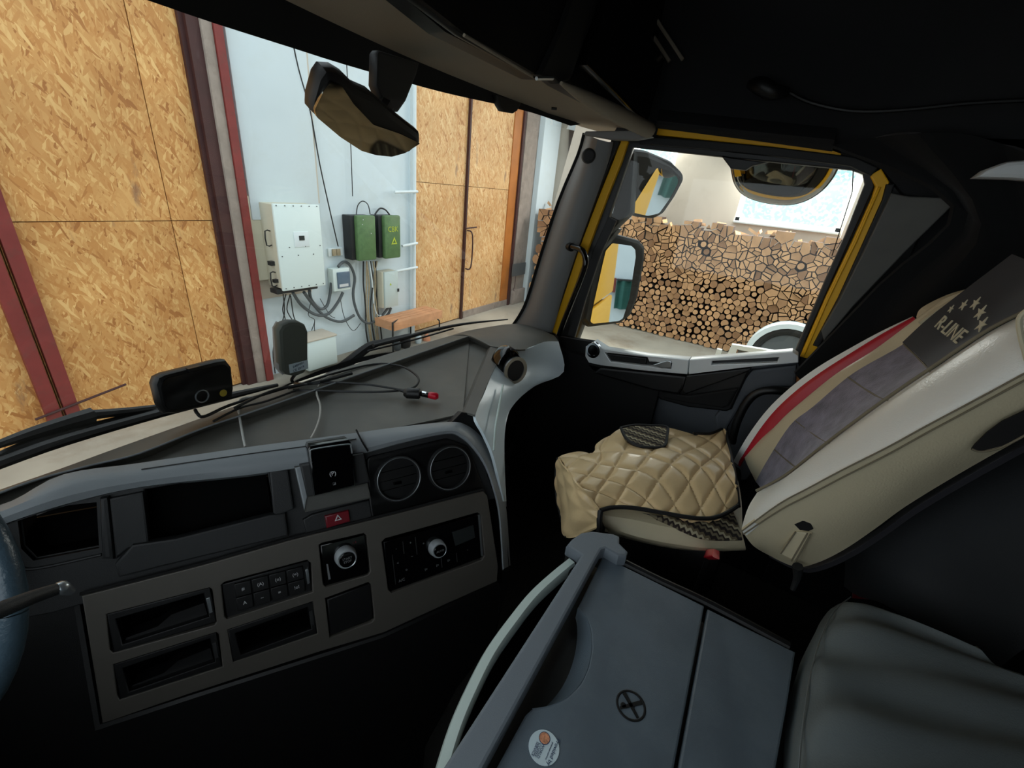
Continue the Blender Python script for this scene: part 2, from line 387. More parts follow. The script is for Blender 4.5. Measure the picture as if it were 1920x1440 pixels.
def text(name, s, org, u, up, size, m, parent=None, ext=.0004, shear=0, align='CENTER'):
    cu = bpy.data.curves.new(name, 'FONT'); cu.body = s; cu.size = size; cu.extrude = ext; cu.align_x = align; cu.align_y = 'CENTER'; cu.shear = shear; cu.resolution_u = 2
    tmp = bpy.data.objects.new('tmp', cu); COL.objects.link(tmp)
    dg = bpy.context.evaluated_depsgraph_get(); dg.update()
    me = bpy.data.meshes.new_from_object(tmp.evaluated_get(dg)); bpy.data.objects.remove(tmp); bpy.data.curves.remove(cu)
    u = V(u).normalized(); up = V(up); up = (up-up.dot(u)*u).normalized(); n = u.cross(up); o = V(org)
    me.transform(Matrix(((u.x,up.x,n.x,o.x),(u.y,up.y,n.y,o.y),(u.z,up.z,n.z,o.z),(0,0,0,1)))); me.materials.clear()
    return finish(name, me, m, parent, False)

# ================================================================== THE HANGAR
WY = 5.45; FW = FY(WY)
fl = box('floor', (-9,-10,-.2), (12,7,0), M['floor']); tag(fl, kind='structure')
wf = thing('wall_front', None, None, (4,WY,0), kind='structure')
def fwall(name, x0, x1, z0, z1, m, y0=0, y1=.3, bev=0): return box(name, (x0,WY+y0,z0), (x1,WY+y1,z1), m, wf, bev)
fwall('plaster_face', 2.93, 5.73, 0, 7, M['white_plaster'])
fwall('plaster_pier', 3.0, 3.9, 2.0, 7, M['white_plaster'], -.08, .02, .01)
fwall('plaster_pier', 5.62, 5.74, 0, 7, M['white_plaster'], -.03, .02)
fwall('shaded_reveal', 3.78, 3.92, 2.2, 7, M['beige_plaster'], -.07, .03)  # beige strip stands in for the shadow at the recess edge
fwall('stained_band', 2.95, 3.72, 1.05, 2.3, M['beige_plaster'], -.012, .02)
fwall('concrete_jamb', 2.755, 2.86, 0, 7, M['concrete'], -.12, .3, .01)
fwall('steel_edge', 2.86, 2.945, 0, 7, M['redpaint'], -.14, .02)
fwall('steel_edge', 2.64, 2.755, 0, 7, M['darkred'], -.09, .1)
fwall('lintel_wall', -6, 2.7, 5.2, 7, M['white_plaster'])
fwall('lintel_wall', 5.7, 9.1, 5.2, 7, M['white_plaster'])
fwall('concrete_jamb', 9.05, 9.62, 0, 7, M['concrete'], -.05, .3, .01)
fwall('plaster_column', 9.6, 10.4, 0, 7, M['white_plaster'], -.18, .3, .02)
fwall('plaster_face', 10.3, 11.2, 0, 7, M['white_plaster'], -.1, .3)
fwall('skirting_step', 9.05, 9.7, 0, .35, M['concrete'], -.12, 0, .01)
wr = thing('wall_right', None, None, (10.6,0,0), kind='structure')
# masonry around the two daylit openings
def rwall(y0,y1,z0,z1,m=M['beige_plaster']): return box('plaster_face', (10.5,y0,z0), (10.85,y1,z1), m, wr)
rwall(-10,6,0,2.42); rwall(-10,-.72,2.42,7); rwall(-.72,1.12,3.6,7); rwall(1.12,2.55,2.42,7); rwall(2.55,3.5,2.42,3.25); rwall(2.55,3.5,4.2,7); rwall(3.5,6,2.42,7)
box('plaster_column', (10.3,-1.1,0), (10.55,-.74,7), M['beige_plaster'], wr, .01)
for k,(y0,y1,z0,z1) in enumerate(((-.72,1.12,2.42,3.6),(2.55,3.5,3.25,4.2))):
    wn = thing('window_%d'%(k+2), None, None, (10.7,(y0+y1)/2,z0), kind='structure')
    box('pane', (10.7,y0,z0), (10.72,y1,z1), M['pane'], wn)
    for a,b,c,d in ((y0,y1,z0,z0+.09),(y0,y1,z1-.08,z1),(y0,y0+.08,z0,z1),(y1-.08,y1,z0,z1)): box('frame_bar', (10.62,a,c), (10.7,b,d), M['whitepipe'], wn)
    box('sill', (10.42,y0,z0-.02), (10.7,y1,z0+.02), M['whitepipe'], wn, .005)
wb = box('wall_back', (-9,-10.3,0), (12,-10,7), M['white_plaster']); tag(wb, kind='structure')
# left gate: OSB boards in a red steel frame
def gate(n, x0, x1, seams, zj, m, y=0.0):
    g = thing(n, None, None, ((x0+x1)/2, WY, 0), kind='structure')
    xs = [x0]+seams+[x1]
    for a, b in zip(xs, xs[1:]):
        for z0, z1 in ((0.02, zj), (zj, 5.2)):
            o = box('osb_board', (a+.004, WY+y, z0+.004), (b-.004, WY+y+.02, z1-.004), m, g)
    box('backing_sheet', (x0, WY+y+.02, 0), (x1, WY+y+.05, 5.2), M['joint'], g)
    return g
g2 = gate('door_2', -3.3, 2.66, [-2.2,-1.0,.95,2.21], 1.99, M['osb'])
box('steel_post', (.83,WY-.07,0), (.93,WY,5.2), M['redpaint'], g2)
box('steel_post', (.96,WY-.07,0), (1.06,WY,5.2), M['redpaint'], g2)
tube('latch_bar', [(.75,WY-.09,.3),(1.45,WY-.09,.42)], .012, M['darkred'], g2, 1)
box('steel_stile', (2.6,WY-.04,0), (2.66,WY+.01,5.2), M['darkred'], g2)
g3 = gate('door_3', 5.76, 9.0, [7.12], 2.56, M['osb2'])
box('steel_stile', (7.10,WY-.05,0), (7.145,WY,5.2), M['darkred'], g3)
box('timber_stile', (8.62,WY-.02,0), (8.92,WY+.0,5.2), M['orangewood'], g3)
box('steel_stile', (8.92,WY-.06,0), (9.0,WY+.01,5.2), M['darkred'], g3)
tube('pull_handle', [(7.15,WY-.06,1.05),(7.2,WY-.16,1.1),(7.2,WY-.16,1.7),(7.15,WY-.06,1.78)], .014, M['darkred'], g3)
tube('latch_bolt', [(7.08,WY-.08,1.82),(7.4,WY-.1,1.84)], .013, M['darkred'], g3, 1)
box('kick_strip', (7.2,WY-.03,0), (8.95,WY+.0,.14), M['concrete'], g3)
# --- wall equipment
def wbox(px, y, X0=None): return P(*px, Y=y)
inv = thing('inverter_cabinet', 'large white steel inverter cabinet with small display screen on the wall', 'cabinet', (3.39,5.2,1.2))
box('body', (3.1,5.1,1.23), (3.69,5.4,2.2), M['cabinetside'], inv, .01)
box('front_cover', (3.085,5.075,1.21), (3.69,5.11,2.21), M['cabinet'], inv, .012)
box('display_frame', (3.30,5.068,1.72), (3.50,5.078,1.9), M['whitepipe'], inv, .003)
box('display_screen', (3.365,5.062,1.80), (3.435,5.070,1.855), M['screen'], inv)
for zz in (1.9,1.42):
    tube('side_handle', [(3.09,5.2,zz),(3.03,5.2,zz),(3.03,5.2,zz-.16),(3.09,5.2,zz-.16)], .008, M['wire'], inv, 2)
box('isolator_switch', (3.05,5.2,1.5), (3.1,5.27,1.55), M['wire'], inv)
box('isolator_switch', (3.05,5.17,1.3), (3.1,5.22,1.34), M['wire'], inv)
b = bmesh.new()
for i in range(6):
    for z in (1.235,2.185,1.72 if i%2 else 1.62):
        add_box(b, (3.12+i*.105,5.068,z), (3.13+i*.105,5.076,z+.01))
tag(from_bm('cover_screws', b, M['wire'], inv, False), kind='stuff')
box('cable_gland', (3.05,5.15,1.16), (3.62,5.3,1.22), M['wire'], inv, .01)
box('mounting_board', (2.96,5.38,1.3), (3.72,5.44,2.26), M['cabinetside'], inv)
# green boxes
def green(px0, px1, label):
    a = P(*px0, Y=5.2); c = P(*px1, Y=5.2)
    x0, x1, z0, z1 = a.x, c.x, c.z, a.z
    g = thing('switch_box', label, 'electrical box', ((x0+x1)/2,5.3,z0), 'green switch boxes on the white wall')
    box('body', (x0-.06,5.27,z0+.01), (x1-.01,WY-.01,z1-.01), M['darkred'] if 0 else M['wire'], g, .01)
    box('cover', (x0,5.2,z0), (x1,5.28,z1), M['green'], g, .025)
    return g, x0, x1, z0, z1
g, x0, x1, z0, z1 = green((669,404), (707,487), 'dark green enamelled switch box, the one nearer the white inverter cabinet')
for q in ((.3,.9),(.25,.8),(.7,.6)): box('paint_chip', (x0+(x1-x0)*q[0],5.197,z0+(z1-z0)*q[1]), (x0+(x1-x0)*q[0]+.012,5.2,z0+(z1-z0)*q[1]+.012), M['whiteink'], g)
g, x0, x1, z0, z1 = green((721,404), (752,483), 'green switch box with faded yellow number and triangle, beside the white pipe')
text('yellow_lettering', 'CBK', ((x0+x1)/2,5.197,z1-.2), (1,0,0), (0,0,1), .11, M['yellowmark'], g)
tri = FY(5.195); cx=(x0+x1)/2+.02; cz=z1-.37
plate_uv('warning_triangle', tri, [(cx-.06,-cz+.05),(cx+.06,-cz+.05),(cx,-cz-.06)], [[(cx-.03,-cz+.032),(cx+.03,-cz+.032),(cx,-cz-.025)]], 0, .004, M['yellowmark'], g)
# distribution box with blue window
a = P(630,505,Y=5.3); c = P(659,543,Y=5.3)
d = thing('breaker_box', 'small white breaker box with smoked blue window under the socket', 'electrical box', ((a.x+c.x)/2,5.35,c.z))
box('body', (a.x-.04,5.32,c.z), (c.x,WY-.01,a.z), M['cabinet'], d, .01)
box('window', (a.x+.02,5.30,c.z+.04), (c.x-.01,5.325,a.z-.05), M['bluewin'], d, .006)
box('label_strip', (a.x+.04,5.297,c.z+.06), (c.x-.05,5.301,c.z+.1), M['whiteink'], d)
a = P(721,511,Y=5.25); c = P(747,573,Y=5.25)
d = thing('meter_box', 'pale grey metal box with a tiny warning mark under the green boxes', 'electrical box', ((a.x+c.x)/2,5.35,c.z))
box('body', (a.x-.03,5.28,c.z), (c.x-.01,WY-.01,a.z), M['cabinetside'], d, .005)
box('door', (a.x,5.25,c.z), (c.x,5.29,a.z), M['greybox'], d, .006)
box('lock', (c.x-.02,5.235,(a.z+c.z)/2-.05), (c.x+.01,5.25,(a.z+c.z)/2), M['wire'], d)
text('warning_mark', '▲', (a.x+.12,5.248,a.z-.2), (1,0,0), (0,0,1), .05, M['yellowmark'], d)
a = P(619,467,Y=5.38); c = P(647,480,Y=5.38)
d = thing('wall_socket', 'twin beige wall socket on a white plate with wires above it', 'socket', ((a.x+c.x)/2,5.42,c.z))
box('back_plate', (a.x,5.42,c.z), (c.x,WY,a.z), M['whitepipe'], d, .005)
for k in range(2): box('outlet', (a.x+.05+k*.07,5.39,c.z+.01), (a.x+.11+k*.07,5.42,a.z-.01), M['beigewire'], d, .006)
# pipe with brackets and rail
pp = thing('wall_pipe', 'white painted pipe running up the wall beside the pale gate', 'pipe', (5.7,5.35,0))
tube('riser', [(5.66,5.36,.3),(5.66,5.36,5)], .03, M['whitepipe'], pp, 1, 10)
for zz, xx in ((2.42,5.2),(1.62,5.35),(1.22,4.95)): tube('branch', [(xx,5.33,zz-.03),(5.7,5.33,zz)], .022, M['whitepipe'], pp, 1)
def wires(name, label, paths, r, m, cat_='cable', grp=None):
    for i, p in enumerate(paths):
        lb = label if isinstance(label, str) else label[i]
        o = tube(name, [P(*q[:2], Y=(q[2] if len(q) > 2 else 5.38)) for q in p], r, m); tag(o, lb, cat_, grp)
wires('corrugated_conduit', ['grey conduit looping from the inverter to the breaker box','grey conduit from the inverter running low to the right','short grey conduit hooking up beside the breaker box','grey conduit arching over the breaker box and down to the meter box','short grey conduit entering the meter box from below'],
  [[(549,548,5.2),(565,572),(592,590),(616,588),(634,566),(643,548)],[(570,548,5.2),(588,572),(612,595),(640,603),(664,591)],[(580,545,5.2),(584,562),(600,579),(613,573),(619,550),(621,530)],
   [(634,500,5.35),(644,491),(656,497),(665,520),(662,550),(666,575),(676,597),(692,606),(712,596),(728,577)],[(733,577,5.35),(727,590),(714,598)]], .021, M['conduit'], 'conduit', 'conduits between the boxes on the wall')
wires('ceiling_wire', 'thin black wire hanging down the white wall to the socket', [[(545,60,5.37),(560,130,5.37),(582,210,5.37),(600,310,5.37),(622,410,5.37),(634,462,5.37)]], .008, M['wire'])
wires('ceiling_wire', 'thin black wire dropping straight to the green boxes', [[(650,120,5.4),(658,280,5.4),(661,368,5.4)]], .006, M['wire'])
wires('wire_loop', 'small wire hoop above the darker green box', [[(668,402),(671,385),(680,377),(690,384),(694,402)]], .007, M['wire'])
wires('wire_loop', 'thick black cable hoop above the lettered green box', [[(703,402),(712,391),(722,393),(730,402)]], .012, M['wire'])
wires('loose_wire', 'thin dark wire hanging below the inverter', [[(531,552,5.2),(533,590),(520,625),(512,660),(516,700)],[(536,552,5.2),(530,580),(535,600),(530,615)],[(544,552,5.2),(538,580),(548,600)],[(545,555,5.2),(550,590),(556,606)]], .007, M['wire'], 'wire', 'loose wires below the inverter')
wires('loose_wire', 'thin wire sagging below the conduits', [[(600,560),(618,590),(628,596)],[(638,560),(646,596),(662,620),(676,606)],[(585,560),(578,590),(590,600),(584,620)],[(590,600),(592,625),(616,626)]], .005, M['wire'], 'wire', 'sagging wires below the conduits')
for i in range(7):
    x = 683+i*4
    wires('bundled_cable', 'pale cable in the bundle below the dark green box', [[(x+random.uniform(-4,4),490),(x+random.uniform(-3,6),530),(x+random.uniform(-1,4),575),(x+random.uniform(3,8),620),(x+12,668)]], .012, M['beigewire'] if i%3 else M['wire'], 'cable', 'cable bundle below the green boxes')
wires('loop_cable', 'pale cable looping from the bundle toward the meter box', [[(692,490),(698,530),(702,575),(710,592),(722,588)]], .012, M['whitepipe'])
# white box low on the wall
a = P(574,640,Y=5.1); c = P(636,705,Y=5.1)
d = thing('battery_cabinet', 'white cabinet standing low below the conduits', 'cabinet', ((a.x+c.x)/2,5.3,0))
box('body', (a.x,5.1,0.05), (c.x,5.43,a.z-.02), M['cabinet'], d, .02); box('dusty_top', (a.x-.01,5.09,a.z-.03), (c.x+.01,5.43,a.z), M['beige_plaster'], d, .01)
box('knob', (c.x-.75,5.06,a.z-.25), (c.x-.7,5.1,a.z-.2), M['wire'], d)
# crate and frame
cr = thing('steel_stand', 'thin black steel stand in front of the pale gate', 'stand', (5.3,5.0,0))
q = [P(736,606,Y=4.9), P(770,590,Y=5.3), P(818,596,Y=5.3), P(824,606,Y=5.2)]
tube('top_frame', q, .014, M['wire'], cr, 2)
for p in (q[0], q[1], q[3]): tube('leg', [p, (p.x, p.y, 0)], .014, M['wire'], cr, 1)
a = P(736,620,Y=4.95); c = P(806,600,Y=5.2)
kc = thing('wooden_crate', 'small slatted wooden crate on the steel stand', 'crate', (a.x+.3,5.05,a.z))
for k in range(4):
    box('slat', (a.x,4.93+k*.1,a.z+.10), (c.x,5.015+k*.1,a.z+.13), M['palewood'], kc)
box('side_board', (a.x,4.91,a.z), (c.x,4.93,a.z+.13), M['palewood'], kc); box('side_board', (a.x-.01,4.92,a.z), (a.x+.01,5.33,a.z+.13), M['palewood'], kc)
# junk under the stand
for k, (x,y,lab,mm,sz) in enumerate(((760,646,'dark round tin under the steel stand','rubber',.09),(784,644,'pale bottle under the steel stand','paper',.06),(800,634,'crumpled pink rag under the steel stand','orangeink',.07),(745,652,'small grey canister at left under the stand','conduit',.06))):
    p = P(x,y,Y=5.0); b = bmesh.new()
    prof = ((.0,.8),(.15,1),(.8,1),(.95,.7),(1,.4)) if k != 2 else ((0,1),(.3,.9),(.6,.5),(.8,.2))
    H = sz*2.4; rg = []
    for t, r in prof: rg.append([b.verts.new((p.x+math.cos(j*.628)*r*sz*(1+.2*random.random()*(k==2)), p.y+math.sin(j*.628)*r*sz, t*H)) for j in range(10)])
    for A, B in zip(rg, rg[1:]):
        for j in range(10): b.faces.new((A[j],A[(j+1)%10],B[(j+1)%10],B[j]))
    b.faces.new(rg[0]); b.faces.new(rg[-1])
    tag(from_bm(('paint_tin','plastic_bottle','cloth_rag','canister')[k], b, M[mm]), lab, ('tin','bottle','rag','canister')[k])
a = P(963,496,Y=5.3); c = P(984,514,Y=5.3)
sg = thing('notice_plate', 'small square grey notice plate on the concrete jamb', 'sign', ((a.x+c.x)/2,5.35,c.z))
box('plate', (a.x,5.3,c.z), (c.x,5.33,a.z), M['conduit'], sg); 
tube('hanging_hook', [(a.x+.15,5.3,c.z),(a.x+.14,5.3,c.z-.25),(a.x+.1,5.3,c.z-.33),(a.x+.16,5.3,c.z-.36)], .008, M['darkred'], sg, 2)
# ------------------------------------------------------------------ firewood stack
def clip(poly, a, b, c):                                 # keep a*x+b*y<=c
    out = []
    for i in range(len(poly)):
        p = poly[i]; q = poly[(i+1) % len(poly)]; fp = a*p[0]+b*p[1]-c; fq = a*q[0]+b*q[1]-c
        if fp <= 0: out.append(p)
        if (fp < 0 < fq) or (fq < 0 < fp):
            t = fp/(fp-fq); out.append((p[0]+(q[0]-p[0])*t, p[1]+(q[1]-p[1])*t))
    return out
def inset(poly, d):
    ar = sum(poly[i][0]*poly[(i+1)%len(poly)][1]-poly[(i+1)%len(poly)][0]*poly[i][1] for i in range(len(poly)))
    if ar < 0: poly = poly[::-1]
    res = list(poly); n = len(poly)
    for i in range(n):
        p = poly[i]; q = poly[(i+1)%n]; ex, ey = q[0]-p[0], q[1]-p[1]; L = math.hypot(ex, ey)
        if L < 1e-6: continue
        nx, ny = ey/L, -ex/L; res = clip(res, nx, ny, nx*p[0]+ny*p[1]-d)
        if len(res) < 3: return None
    return res
def topz(y): return 2.26+.05*math.sin(y*5.3)+.04*math.sin(y*11+1)-.03*(y > 4.6)
seeds = []
def is_round(y, z): return y > .35-.3*z+.25*math.sin(z*7) and z < 1.28+.12*math.sin(y*3)
for sp, want in ((.122, True), (.158, False)):
    for j in range(int(2.5/(sp*.87))+1):
        yy = -2.7+(sp/2 if j % 2 else 0)
        while yy < 5.02:
            z = .055+j*sp*.87+random.uniform(-.2,.2)*sp; y_ = yy+random.uniform(-.3,.3)*sp
            if is_round(y_, z) == want and z < topz(y_)-.03 and not any(abs(a-y_) < sp*.55 and abs(b-z) < sp*.55 for a, b in seeds[-90:]): seeds.append((y_, z))
            yy += sp
logs = []
for i, (y0, z0) in enumerate(seeds):
    poly = [(y0-.15,max(z0-.15,0.005)),(y0+.15,max(z0-.15,0.005)),(y0+.15,z0+.13),(y0-.15,z0+.13)]
    for k, (y1, z1) in enumerate(seeds):
        if k == i or abs(y1-y0) > .34 or abs(z1-z0) > .34: continue
        a, b = y1-y0, z1-z0; c = (y1*y1+z1*z1-y0*y0-z0*z0)/2
        poly = clip(poly, a, b, c)
        if len(poly) < 3: break
    if len(poly) < 3: continue
    rnd = (is_round(y0, z0) and random.random() < .9) or random.random() < .04
    cy_ = sum(p[0] for p in poly)/len(poly); cz_ = sum(p[1] for p in poly)/len(poly)
    if rnd:
        q = inset(poly, .003)
        if not q: continue
        dmin = []
        for a_ in range(len(q)):
            p, r_ = q[a_], q[(a_+1)%len(q)]; L = math.hypot(r_[0]-p[0], r_[1]-p[1])
            if L > 1e-5: dmin.append(abs((r_[0]-p[0])*(p[1]-cz_)-(p[0]-cy_)*(r_[1]-p[1]))/L)
        R = (sum(dmin)/len(dmin))*random.choice((.68,.85,.95,1,1.05,1.15))
        for t in range(10):
            th = t*math.pi/5; q = clip(q, math.cos(th), math.sin(th), math.cos(th)*cy_+math.sin(th)*cz_+R)
        if len(q) >= 3: logs.append((1, q))
    else:
        k = random.choice((1,2,2,2,3,3)) if not is_round(y0, z0) else 1
        ang = random.uniform(0, 6.28); cy_ += random.uniform(-.02,.02); cz_ += random.uniform(-.02,.02)
        cuts = [ang+6.283*m_/k+random.uniform(-.25,.25) for m_ in range(k)]; parts = [poly]
        if k == 2: nx, ny = math.sin(ang), -math.cos(ang); c = nx*cy_+ny*cz_; parts = [clip(poly, nx, ny, c), clip(poly, -nx, -ny, -c)]
        elif k > 2:
            parts = []
            for m_ in range(k):
                a1_, a2__ = cuts[m_], cuts[(m_+1)%k]
                q = clip(poly, math.sin(a1_), -math.cos(a1_), math.sin(a1_)*cy_-math.cos(a1_)*cz_)
                if len(q) >= 3: q = clip(q, -math.sin(a2__), math.cos(a2__), -math.sin(a2__)*cy_+math.cos(a2__)*cz_)
                parts.append(q)
        for q in parts:
            if len(q) < 3: continue
            q = inset(q, random.uniform(.004,.011))
            if q: q = [p for a_, p in enumerate(q) if math.hypot(p[0]-q[a_-1][0], p[1]-q[a_-1][1]) > .014]
            if q and len(q) >= 3: logs.append((0, q))
def vis(q):
    y = sum(p[0] for p in q)/len(q); z = sum(p[1] for p in q)/len(q)
    ar = abs(sum(q[i][0]*q[(i+1)%len(q)][1]-q[(i+1)%len(q)][0]*q[i][1] for i in range(len(q))))/2
    r = RM.transposed() @ (V((9.5,y,z))-CAM); x_ = 960+FPX*r.x/-r.z; y_ = 720-FPX*r.y/-r.z
    ok = (1190 < x_ < 1570 and 405 < y_ < 668) or (1005 < x_ < 1045)
    if 1150 < x_ < 1290 and y_ < 412: ok = False
    return (ok, ar)
logs.sort(key=lambda l: vis(l[1]), reverse=True)
def log_bm(bm, q, x0, L=.34):
    ar = sum(q[i][0]*q[(i+1)%len(q)][1]-q[(i+1)%len(q)][0]*q[i][1] for i in range(len(q)))
    if ar < 0: q = q[::-1]
    A = [bm.verts.new((x0, p[0], p[1])) for p in q]; B = [bm.verts.new((x0+L, p[0], p[1])) for p in q]
    f = bm.faces.new(A[::-1]); f.material_index = 0
    f = bm.faces.new(B); f.material_index = 0
    for i in range(len(q)):
        f = bm.faces.new((A[i], A[(i+1)%len(q)], B[(i+1)%len(q)], B[i])); f.material_index = 1
for i, (rd, q) in enumerate(logs[:300]):
    bm = bmesh.new(); log_bm(bm, q, 9.5+random.uniform(-.03,.04))
    me = bpy.data.meshes.new('firewood_log'); bm.to_mesh(me); bm.free()
    o = finish('firewood_log', me, [M['logend'], M['bark']], None, False)
    tag(o, 'round log end in the long firewood stack outside the side window' if rd else 'split wedge-shaped log in the long firewood stack outside the side window', 'log', 'round logs of the firewood stack' if rd else 'split logs of the firewood stack')
bm = bmesh.new()
for rd, q in logs[300:]: log_bm(bm, q, 9.5+random.uniform(-.03,.04))
add_box(bm, (9.9,-2.8,.01), (10.1,4.98,2.1))  # dark slab added behind the logs so the gaps look shaded
for f in list(bm.faces)[-6:]: f.material_index = 1
o = from_bm('firewood_stack', bm, [M['logend'], M['bark']], None, False); tag(o, 'remaining stacked firewood logs between and around the larger ones against the beige wall, with a dark slab added behind the gaps', 'firewood', kind='stuff')
# loose pieces lying on the stack
bm = bmesh.new()
for i in range(60):
    yy = -2+i*.12+random.uniform(-.05,.05); z = topz(yy)+random.uniform(-.01,.06); a = random.uniform(-1.3,1.3); s = random.uniform(.05,.09); x = 9.56+random.uniform(0,.5)
    c_, s_ = math.cos(a), math.sin(a); L = random.uniform(.14,.22)
    pr = [(0,s*.6),(-s*.5,-s*.3),(s*.5,-s*.3)]
    tl = random.uniform(-.25,.45)
    A = [bm.verts.new((x-L*c_*.5+p[0]*-s_, yy-L*s_*.5+p[0]*c_, z+p[1]-tl*L*.5)) for p in pr]; B = [bm.verts.new((x+L*c_*.5+p[0]*-s_, yy+L*s_*.5+p[0]*c_, z+p[1]+tl*L*.5)) for p in pr]
    bm.faces.new(A); bm.faces.new(B[::-1])
    for k in range(3): bm.faces.new((A[k],B[k],B[(k+1)%3],A[(k+1)%3]))
o = from_bm('split_kindling', bm, M['logend'], None, False); tag(o, 'loose split kindling tossed in a row on top of the firewood stack', 'kindling', kind='stuff')
# wheel and white board seen low through the side window
d = thing('spare_wheel', 'wheel with white rim band lying low beyond the door sill', 'wheel', (5.2,-.1,0))
wp = P(1470,668,Z=.75); fw = FX(wp.x)
a, b = fw.uv(1470,675,0)
ring_mesh('tyre', fw, a, b, .36, .52, 0, .2, M['rubber'], d); ring_mesh('rim_band', fw, a, b, .47, .545, -.02, .22, M['whitepipe'], d); ring_mesh('disc', fw, a, b, 0, .38, .05, .15, M['conduit'], d)
box('axle_stand', (wp.x+.0,wp.y-.15,0), (wp.x+.15,wp.y+.15,wp.z-.3), M['conduit'], d)
bd = thing('folding_workbench', 'low white painted frame standing beyond the door sill', 'frame', (4,.2,0))
f4 = FX(4.0)
plate('board', f4, [(1362,668),(1372,646),(1460,660),(1480,668),(1476,676),(1440,668),(1382,655),(1376,672)], M['whitepipe'], 0, .05, parent=bd)
plate('panel', f4, [(1376,672),(1386,656),(1440,668),(1440,674)], M['conduit'], .01, .04, parent=bd)
for yy in (.25,-.15): box('leg', (4.0,yy-.02,0), (4.04,yy+.02,f4.px(1400,668).z), M['whitepipe'], bd)
# things near the back wall that the door mirrors show
tp = thing('hanging_tarp', 'teal tarpaulin hanging at the back wall, seen in the door mirror', 'tarp', (1.6,-9.8,0.6))
sheet('cloth', [[V((1.32+.07*i,-9.75-.08*math.sin(i*1.7),z)) for i in range(9)] for z in (.75,1.1,1.55)], M['tealcloth'], tp, 3, 2, .01)
box('rail', (1.3,-9.95,1.55), (1.92,-9.7,1.59), M['wire'], tp)
rb = box('red_board', (1.08,-9.9,1.2), (1.28,-9.8,1.6), M['redpaint']); tag(rb, 'red board leaning at the back wall beside the teal tarp', 'board'); 

# ================================================================== TRUCK EXTERIOR
XD = 1.9; FD = FX(XD)
body = thing('cab_body', 'yellow painted truck cab body panels around the passenger door', 'truck body', (1.95,-.6,.5))
box('lower_side_panel', (1.97,-2.0,.9), (2.02,.95,1.90), M['yellow'], body, .02)
box('rear_side_panel', (1.97,-2.0,1.93), (2.02,-.42,3.4), M['yellow'], body, .02)
box('roof_side_panel', (1.97,-.42,2.98), (2.02,.9,3.4), M['yellow'], body, .02)
d = thing('door_mirror', 'tall black truck door mirror with flat glass reflecting the yellow cab side', 'mirror', (2.25,.55,2.0), 'passenger side mirrors')
def mirror_frame(pxc, X, target):
    c = P(*pxc, X=X) if X else P(*pxc, Y=.86); i = (c-CAM).normalized(); r = (V(target)-c).normalized(); n = (r-i).normalized()
    v = (V((0,0,-1))+n*n.z).normalized(); u = n.cross(v).normalized()
    # want n_away = u x v pointing away from the viewer = -n
    f = Fr(c, u, v)
    if f.n.dot(n) > 0: f = Fr(c, -u, v)
    return f
fm = mirror_frame((1150,532), 2.3, (1.30,-9,1.5))
plate('housing', fm, [(1118,436),(1140,434),(1200,450),(1211,462),(1210,490),(1197,560),(1184,592),(1165,607),(1105,615),(1092,600),(1100,560),(1112,480)], M['rubber'], .0, .09, parent=d, bevel=.02, r=.01)
plate('glass', fm, [(1148,456),(1184,461),(1191,468),(1192,482),(1180,560),(1168,597),(1160,602),(1112,607),(1107,603),(1111,580),(1130,495),(1136,470)], M['mirror'], -.004, .002, parent=d, r=.008)
plate('arm', FX(2.2), [(1084,540),(1100,440),(1135,420),(1160,430),(1120,480),(1095,600),(1080,640),(1062,640)], M['darkgrey'], 0, .07, parent=d, bevel=.015)
d = thing('wide_angle_mirror', 'square wide-angle mirror in a black housing above the door mirror', 'mirror', (2.25,.45,2.5), 'passenger side mirrors')
fm = mirror_frame((1225,352), 2.3, (1.35,-8,1.2))
plate('housing', fm, [(1183,280),(1215,283),(1262,303),(1284,325),(1285,338),(1268,370),(1246,402),(1228,412),(1195,408),(1168,398),(1166,350),(1172,300)], M['rubber'], .0, .1, parent=d, bevel=.025, r=.015)
plate('glass', fm, [(1232,314),(1255,320),(1270,332),(1272,342),(1256,372),(1236,400),(1215,405),(1180,397),(1200,365)], M['mirror'], -.004, .002, parent=d, r=.012)
plate('arm', FX(2.15), [(1152,305),(1172,283),(1190,285),(1182,400),(1140,440),(1105,470),(1118,400)], M['rubber'], 0, .08, parent=d, bevel=.015)
tube('glass_edge', [P(1174,292,X=1.95),P(1160,350,X=1.95),P(1148,400,X=1.95)], .0025, M['satin'], d, 1)
d = thing('kerb_mirror', 'rounded black kerb mirror hanging above the side window', 'mirror', (2.3,-.1,2.8), 'passenger side mirrors')
fk = Fr(P(1465,330,X=2.25), (0,-1,-.05), (.3,0,-1))
up_ = [(1366,290),(1372,320),(1378,345),(1395,366),(1430,379),(1475,384),(1510,376),(1540,357),(1562,330),(1574,300),(1575,285)]
# convex dome
cen = fk.px(1468,296); rws = []
for s_, dep in ((1,0),(.97,-.012),(.85,-.027),(.6,-.041),(.3,-.049),(.02,-.051)):
    rws.append([cen+(fk.px(*p)-cen)*s_+fk.n*dep for p in up_])
sheet('convex_glass', rws, M['mirrordim'], d, 3, 2)
sheet('housing', [[cen+(fk.px(*p)-cen)*s_+fk.n*dep for p in up_] for s_, dep in ((1,0),(1.03,.01),(1.0,.05),(.7,.12),(.1,.14))], M['rubber'], d, 3, 2)
plate('yellow_marker', fk, [(1376,318),(1386,316),(1390,330),(1378,332)], M['yellow'], -.05, -.045, parent=d)
tube('support_arm', [cen+V((0,0,.02)), cen+V((-.1,0,.14)), cen+V((-.3,.02,.2))], .025, M['rubber'], d)
